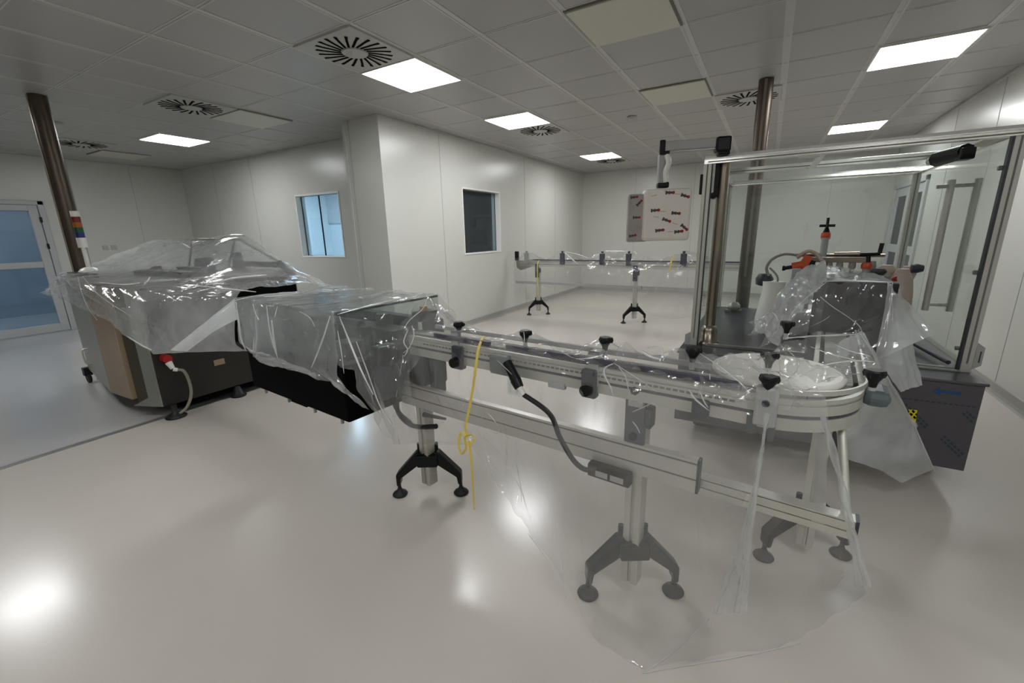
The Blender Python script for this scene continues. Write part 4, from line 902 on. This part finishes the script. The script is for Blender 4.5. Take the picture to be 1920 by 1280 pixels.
# D: over the drive cover of the filler
rows = [
 [at(1462, 545, y=.75), at(1500, 508, y=.75), at(1542, 488, y=.75), at(1600, 503, y=.75), at(1674, 528, y=.75)],
 [at(1445, 590, y=.35), at(1478, 560, y=.25), at(1550, 526, y=.19), at(1610, 527, y=.19), at(1674, 529, y=.19)],
 [at(1436, 625, y=.2), at(1470, 600, y=.15), at(1538, 556, y=.12), at(1600, 600, y=.16), at(1690, 600, y=.15)],
 [at(1420, 650, y=.15), at(1460, 640, y=.12), at(1510, 620, y=.08), at(1600, 660, y=.12), at(1690, 660, y=.12)]]
shD = sheet('plastic_sheet', rows, 'film_light', 'clear film tent over the dark drive cover of the filling machine', amp=.008, fq=8, seed=7, crisp=.8)
folds(shD, [(.007, (1550, 527), (1590, 526), (1630, 527), (1674, 529)), (.004, (1550, 528), (1525, 548), (1497, 572), (1478, 598)), (.006, (1538, 556), (1560, 574), (1590, 594), (1612, 612), (1616, 628)),
            (.009, (1448, 585), (1455, 592), (1459, 602)), (.007, (1459, 610), (1458, 618), (1455, 625)), (.003, (1556, 592), (1545, 600), (1520, 612)), (.004, (1674, 530), (1670, 570), (1664, 610), (1658, 645))], dict(y=.10))
rows = [
 [at(1548, 489, y=.6), at(1504, 507, y=.55), at(1466, 545, y=.5), at(1446, 590, y=.4), at(1432, 622, y=.3)],
 [at(1552, 508, y=.4), at(1512, 530, y=.35), at(1480, 562, y=.3), at(1458, 600, y=.25), at(1444, 640, y=.2)],
 [at(1552, 527, y=.17), at(1530, 548, y=.16), at(1505, 578, y=.14), at(1480, 610, y=.12), at(1462, 650, y=.10)]]
sheet('plastic_sheet', rows, 'film_heavy', 'whitish film side panel sloping down left of the dark drive cover', amp=.008, fq=8, seed=17, crisp=.6)
rows = [[at(1672, 530, y=.17), at(1676, 532, y=.2), at(1680, 535, y=.25)], [at(1655, 600, y=.13), at(1680, 590, y=.14), at(1716, 580, y=.2)], [at(1640, 678, y=.08), at(1690, 655, y=.1), at(1755, 624, y=.15)]]
sheet('plastic_sheet', rows, 'film_heavy', 'pointed milky film corner sticking out right of the drive cover', amp=.005, seed=10, crisp=.7)
rows = [[at(1640, 680, y=.09), at(1690, 650, y=.12), at(1712, 640, y=.16)], [at(1665, 700, y=.1), at(1700, 690, y=.12), at(1722, 680, y=.16)], [at(1690, 735, y=.1), at(1712, 728, y=.12), at(1732, 722, y=.14)]]
sheet('plastic_sheet', rows, 'film_heavy', 'lower milky film flap between the drive cover and the cabinet arrow', amp=.005, seed=11, crisp=.7)
rows = [[at(1446, 578, y=.5), at(1440, 600, y=.45), at(1436, 622, y=.4)], [at(1424, 592, y=.5), at(1420, 606, y=.47), at(1424, 625, y=.42)], [at(1402, 604, y=.52), at(1412, 612, y=.5), at(1400, 628, y=.45)]]
sheet('plastic_sheet', rows, 'film', 'small ragged film tuft left of the drive cover', amp=.006, seed=12)
# far film
fs = [-2.08, -1.84, -1.5, -1.18, -.85, -.51, -.3, -.1, .3, .67, 1.2]
zr = [.95, 1.09, .96, 1.095, .96, 1.09, 1.06, 1.09, .97, 1.09, .95]
def fw(s, t, z): a = math.radians(-1.5); return FO+Vector((math.cos(a)*s-math.sin(a)*t, math.sin(a)*s+math.cos(a)*t, z))
hz_ = [.3, .55, .5, .42, .40, .45, .40, .42, .14, .14, .3]
rows = [[fw(s, .12, .9) for s in fs], [fw(s, -.03, z+.005) for s, z in zip(fs, zr)], [fw(s, -.11, .9) for s in fs], [fw(s, -.13-.03*(i % 2), .7) for i, s in enumerate(fs)], [fw(s, -.12-.05*(i % 2), hz_[i]) for i, s in enumerate(fs)]]
shX = sheet('plastic_sheet', rows, 'film_far', 'clear film draped over the far conveyor by the far wall', amp=.014, fq=5, seed=13, crisp=.6)
folds(shX, [(.030, (1059, 472), (1072, 485), (1082, 494)), (.014, (1062, 472), (1085, 477), (1106, 485)), (.020, (1134, 470), (1155, 470), (1178, 471)), (.010, (1195, 480), (1205, 487), (1230, 488)), (.010, (1292, 482), (1300, 492)),
            (.010, (1244, 518), (1235, 532), (1228, 546)), (.012, (1240, 512), (1222, 522), (1216, 530)), (.010, (1268, 555), (1278, 568), (1284, 580)), (.006, (1204, 554), (1216, 545)), (.008, (1016, 533), (1022, 542)), (.006, (1220, 577), (1240, 570), (1255, 560))], dict(y=4.17))

# ------------------------------------------------------------------ YELLOW RIBBONS
def ribbon(paths, width, label, mt='yellow_ribbon'):
    m = MB()
    for pts, tw in paths:
        P_ = spline(pts, 8); vs = []; n = len(P_)
        for i, p in enumerate(P_):
            d = (P_[min(i+1, n-1)]-P_[max(i-1, 0)]).normalized(); a = tw*i/n
            sd = d.cross(Vector((.4, -.9, .1))).normalized(); sd = Matrix.Rotation(a, 3, d) @ sd
            fn = d.cross(sd).normalized()*.0012
            for q in (p-sd*width/2-fn, p+sd*width/2-fn, p+sd*width/2+fn, p-sd*width/2+fn): vs.append(q)
        m.add(vs, [(i*4+k, i*4+(k+1) % 4, i*4+4+(k+1) % 4, i*4+4+k) for i in range(n-1) for k in range(4)]+[(3, 2, 1, 0), (4*n-4, 4*n-3, 4*n-2, 4*n-1)], False)
    o = m.build('ribbon', mt); return tag(o, label, 'ribbon')
A_ = lambda u, v, t=-.16: at(u, v, t=t)
ribbon([([at(911, 631, t=.03), at(905, 633, t=-.04), A_(897, 655, -.12), A_(892, 690), A_(887, 725), A_(880, 765), A_(873, 800), A_(877, 820)], .3),
        ([A_(877, 820), A_(864, 812), A_(860, 835), A_(866, 850), A_(874, 840), A_(872, 820), A_(884, 815), A_(890, 822), A_(880, 834), A_(878, 826)], 1.2),
        ([A_(880, 826), A_(882, 850), A_(885, 880), A_(887, 915), A_(889, 955)], 1.0)], .010, 'yellow ribbon knotted round the near conveyor, its tail hanging down')
ribbon([([fw(.545, .0, 1.03), fw(.53, -.13, .98), fw(.52, -.15, .9), fw(.5, -.15, .8)], .4)], .016, 'pale yellow ribbon on the right part of the far conveyor')
ribbon([([fw(-1.6, .0, .93), fw(-1.59, -.14, .9), fw(-1.59, -.16, .7), fw(-1.58, -.16, .35)], .4)], .012, 'thin pale yellow ribbon beside the left stand of the far conveyor')

# ------------------------------------------------------------------ rooms beyond: lamps and a dark machine seen through window 2
def room_lamp(x, y, sx, sy, mt, lb):
    m = MB(); m.bb(x-sx/2, x+sx/2, y-sy/2, y+sy/2, H-.09, H-.06); o = m.build('ceiling_light', mt); tag(o, lb, 'ceiling light')
room_lamp(-5.4, 3.7, 1.8, 1.2, 'lamp_blue', 'cool ceiling light of the room behind window beside the column')
room_lamp(-8.9, -1.0, 1.2, 1.6, 'lamp_dim', 'cool ceiling light of the room behind the left glazed door')
room_lamp(-2.2, 3.2, .5, .3, 'lamp_dim', 'dim ceiling light of the dark room behind the side window')
dmach = empty('background_machine', (-2.3, 5.0, 0), 'dark machine with a screen seen through the side wall window', 'machine')
m = MB(); m.bb(-2.75, -1.9, 5.0, 5.5, 0, 1.2); m.build('body', 'slate', dmach, .01, True)
m = MB(); m.bb(-2.62, -2.56, 4.95, 5.0, 1.2, 1.75); m.bb(-2.6, -2.1, 4.95, 5.0, 1.68, 1.74); m.bb(-2.14, -2.08, 4.95, 5.0, 1.2, 1.7); m.build('frame', 'black_plastic', dmach, .005, True)
m = MB(); m.bb(-2.6, -2.28, 4.86, 4.94, 1.2, 1.5); m.build('screen', 'black_plastic', dmach, .01, True)
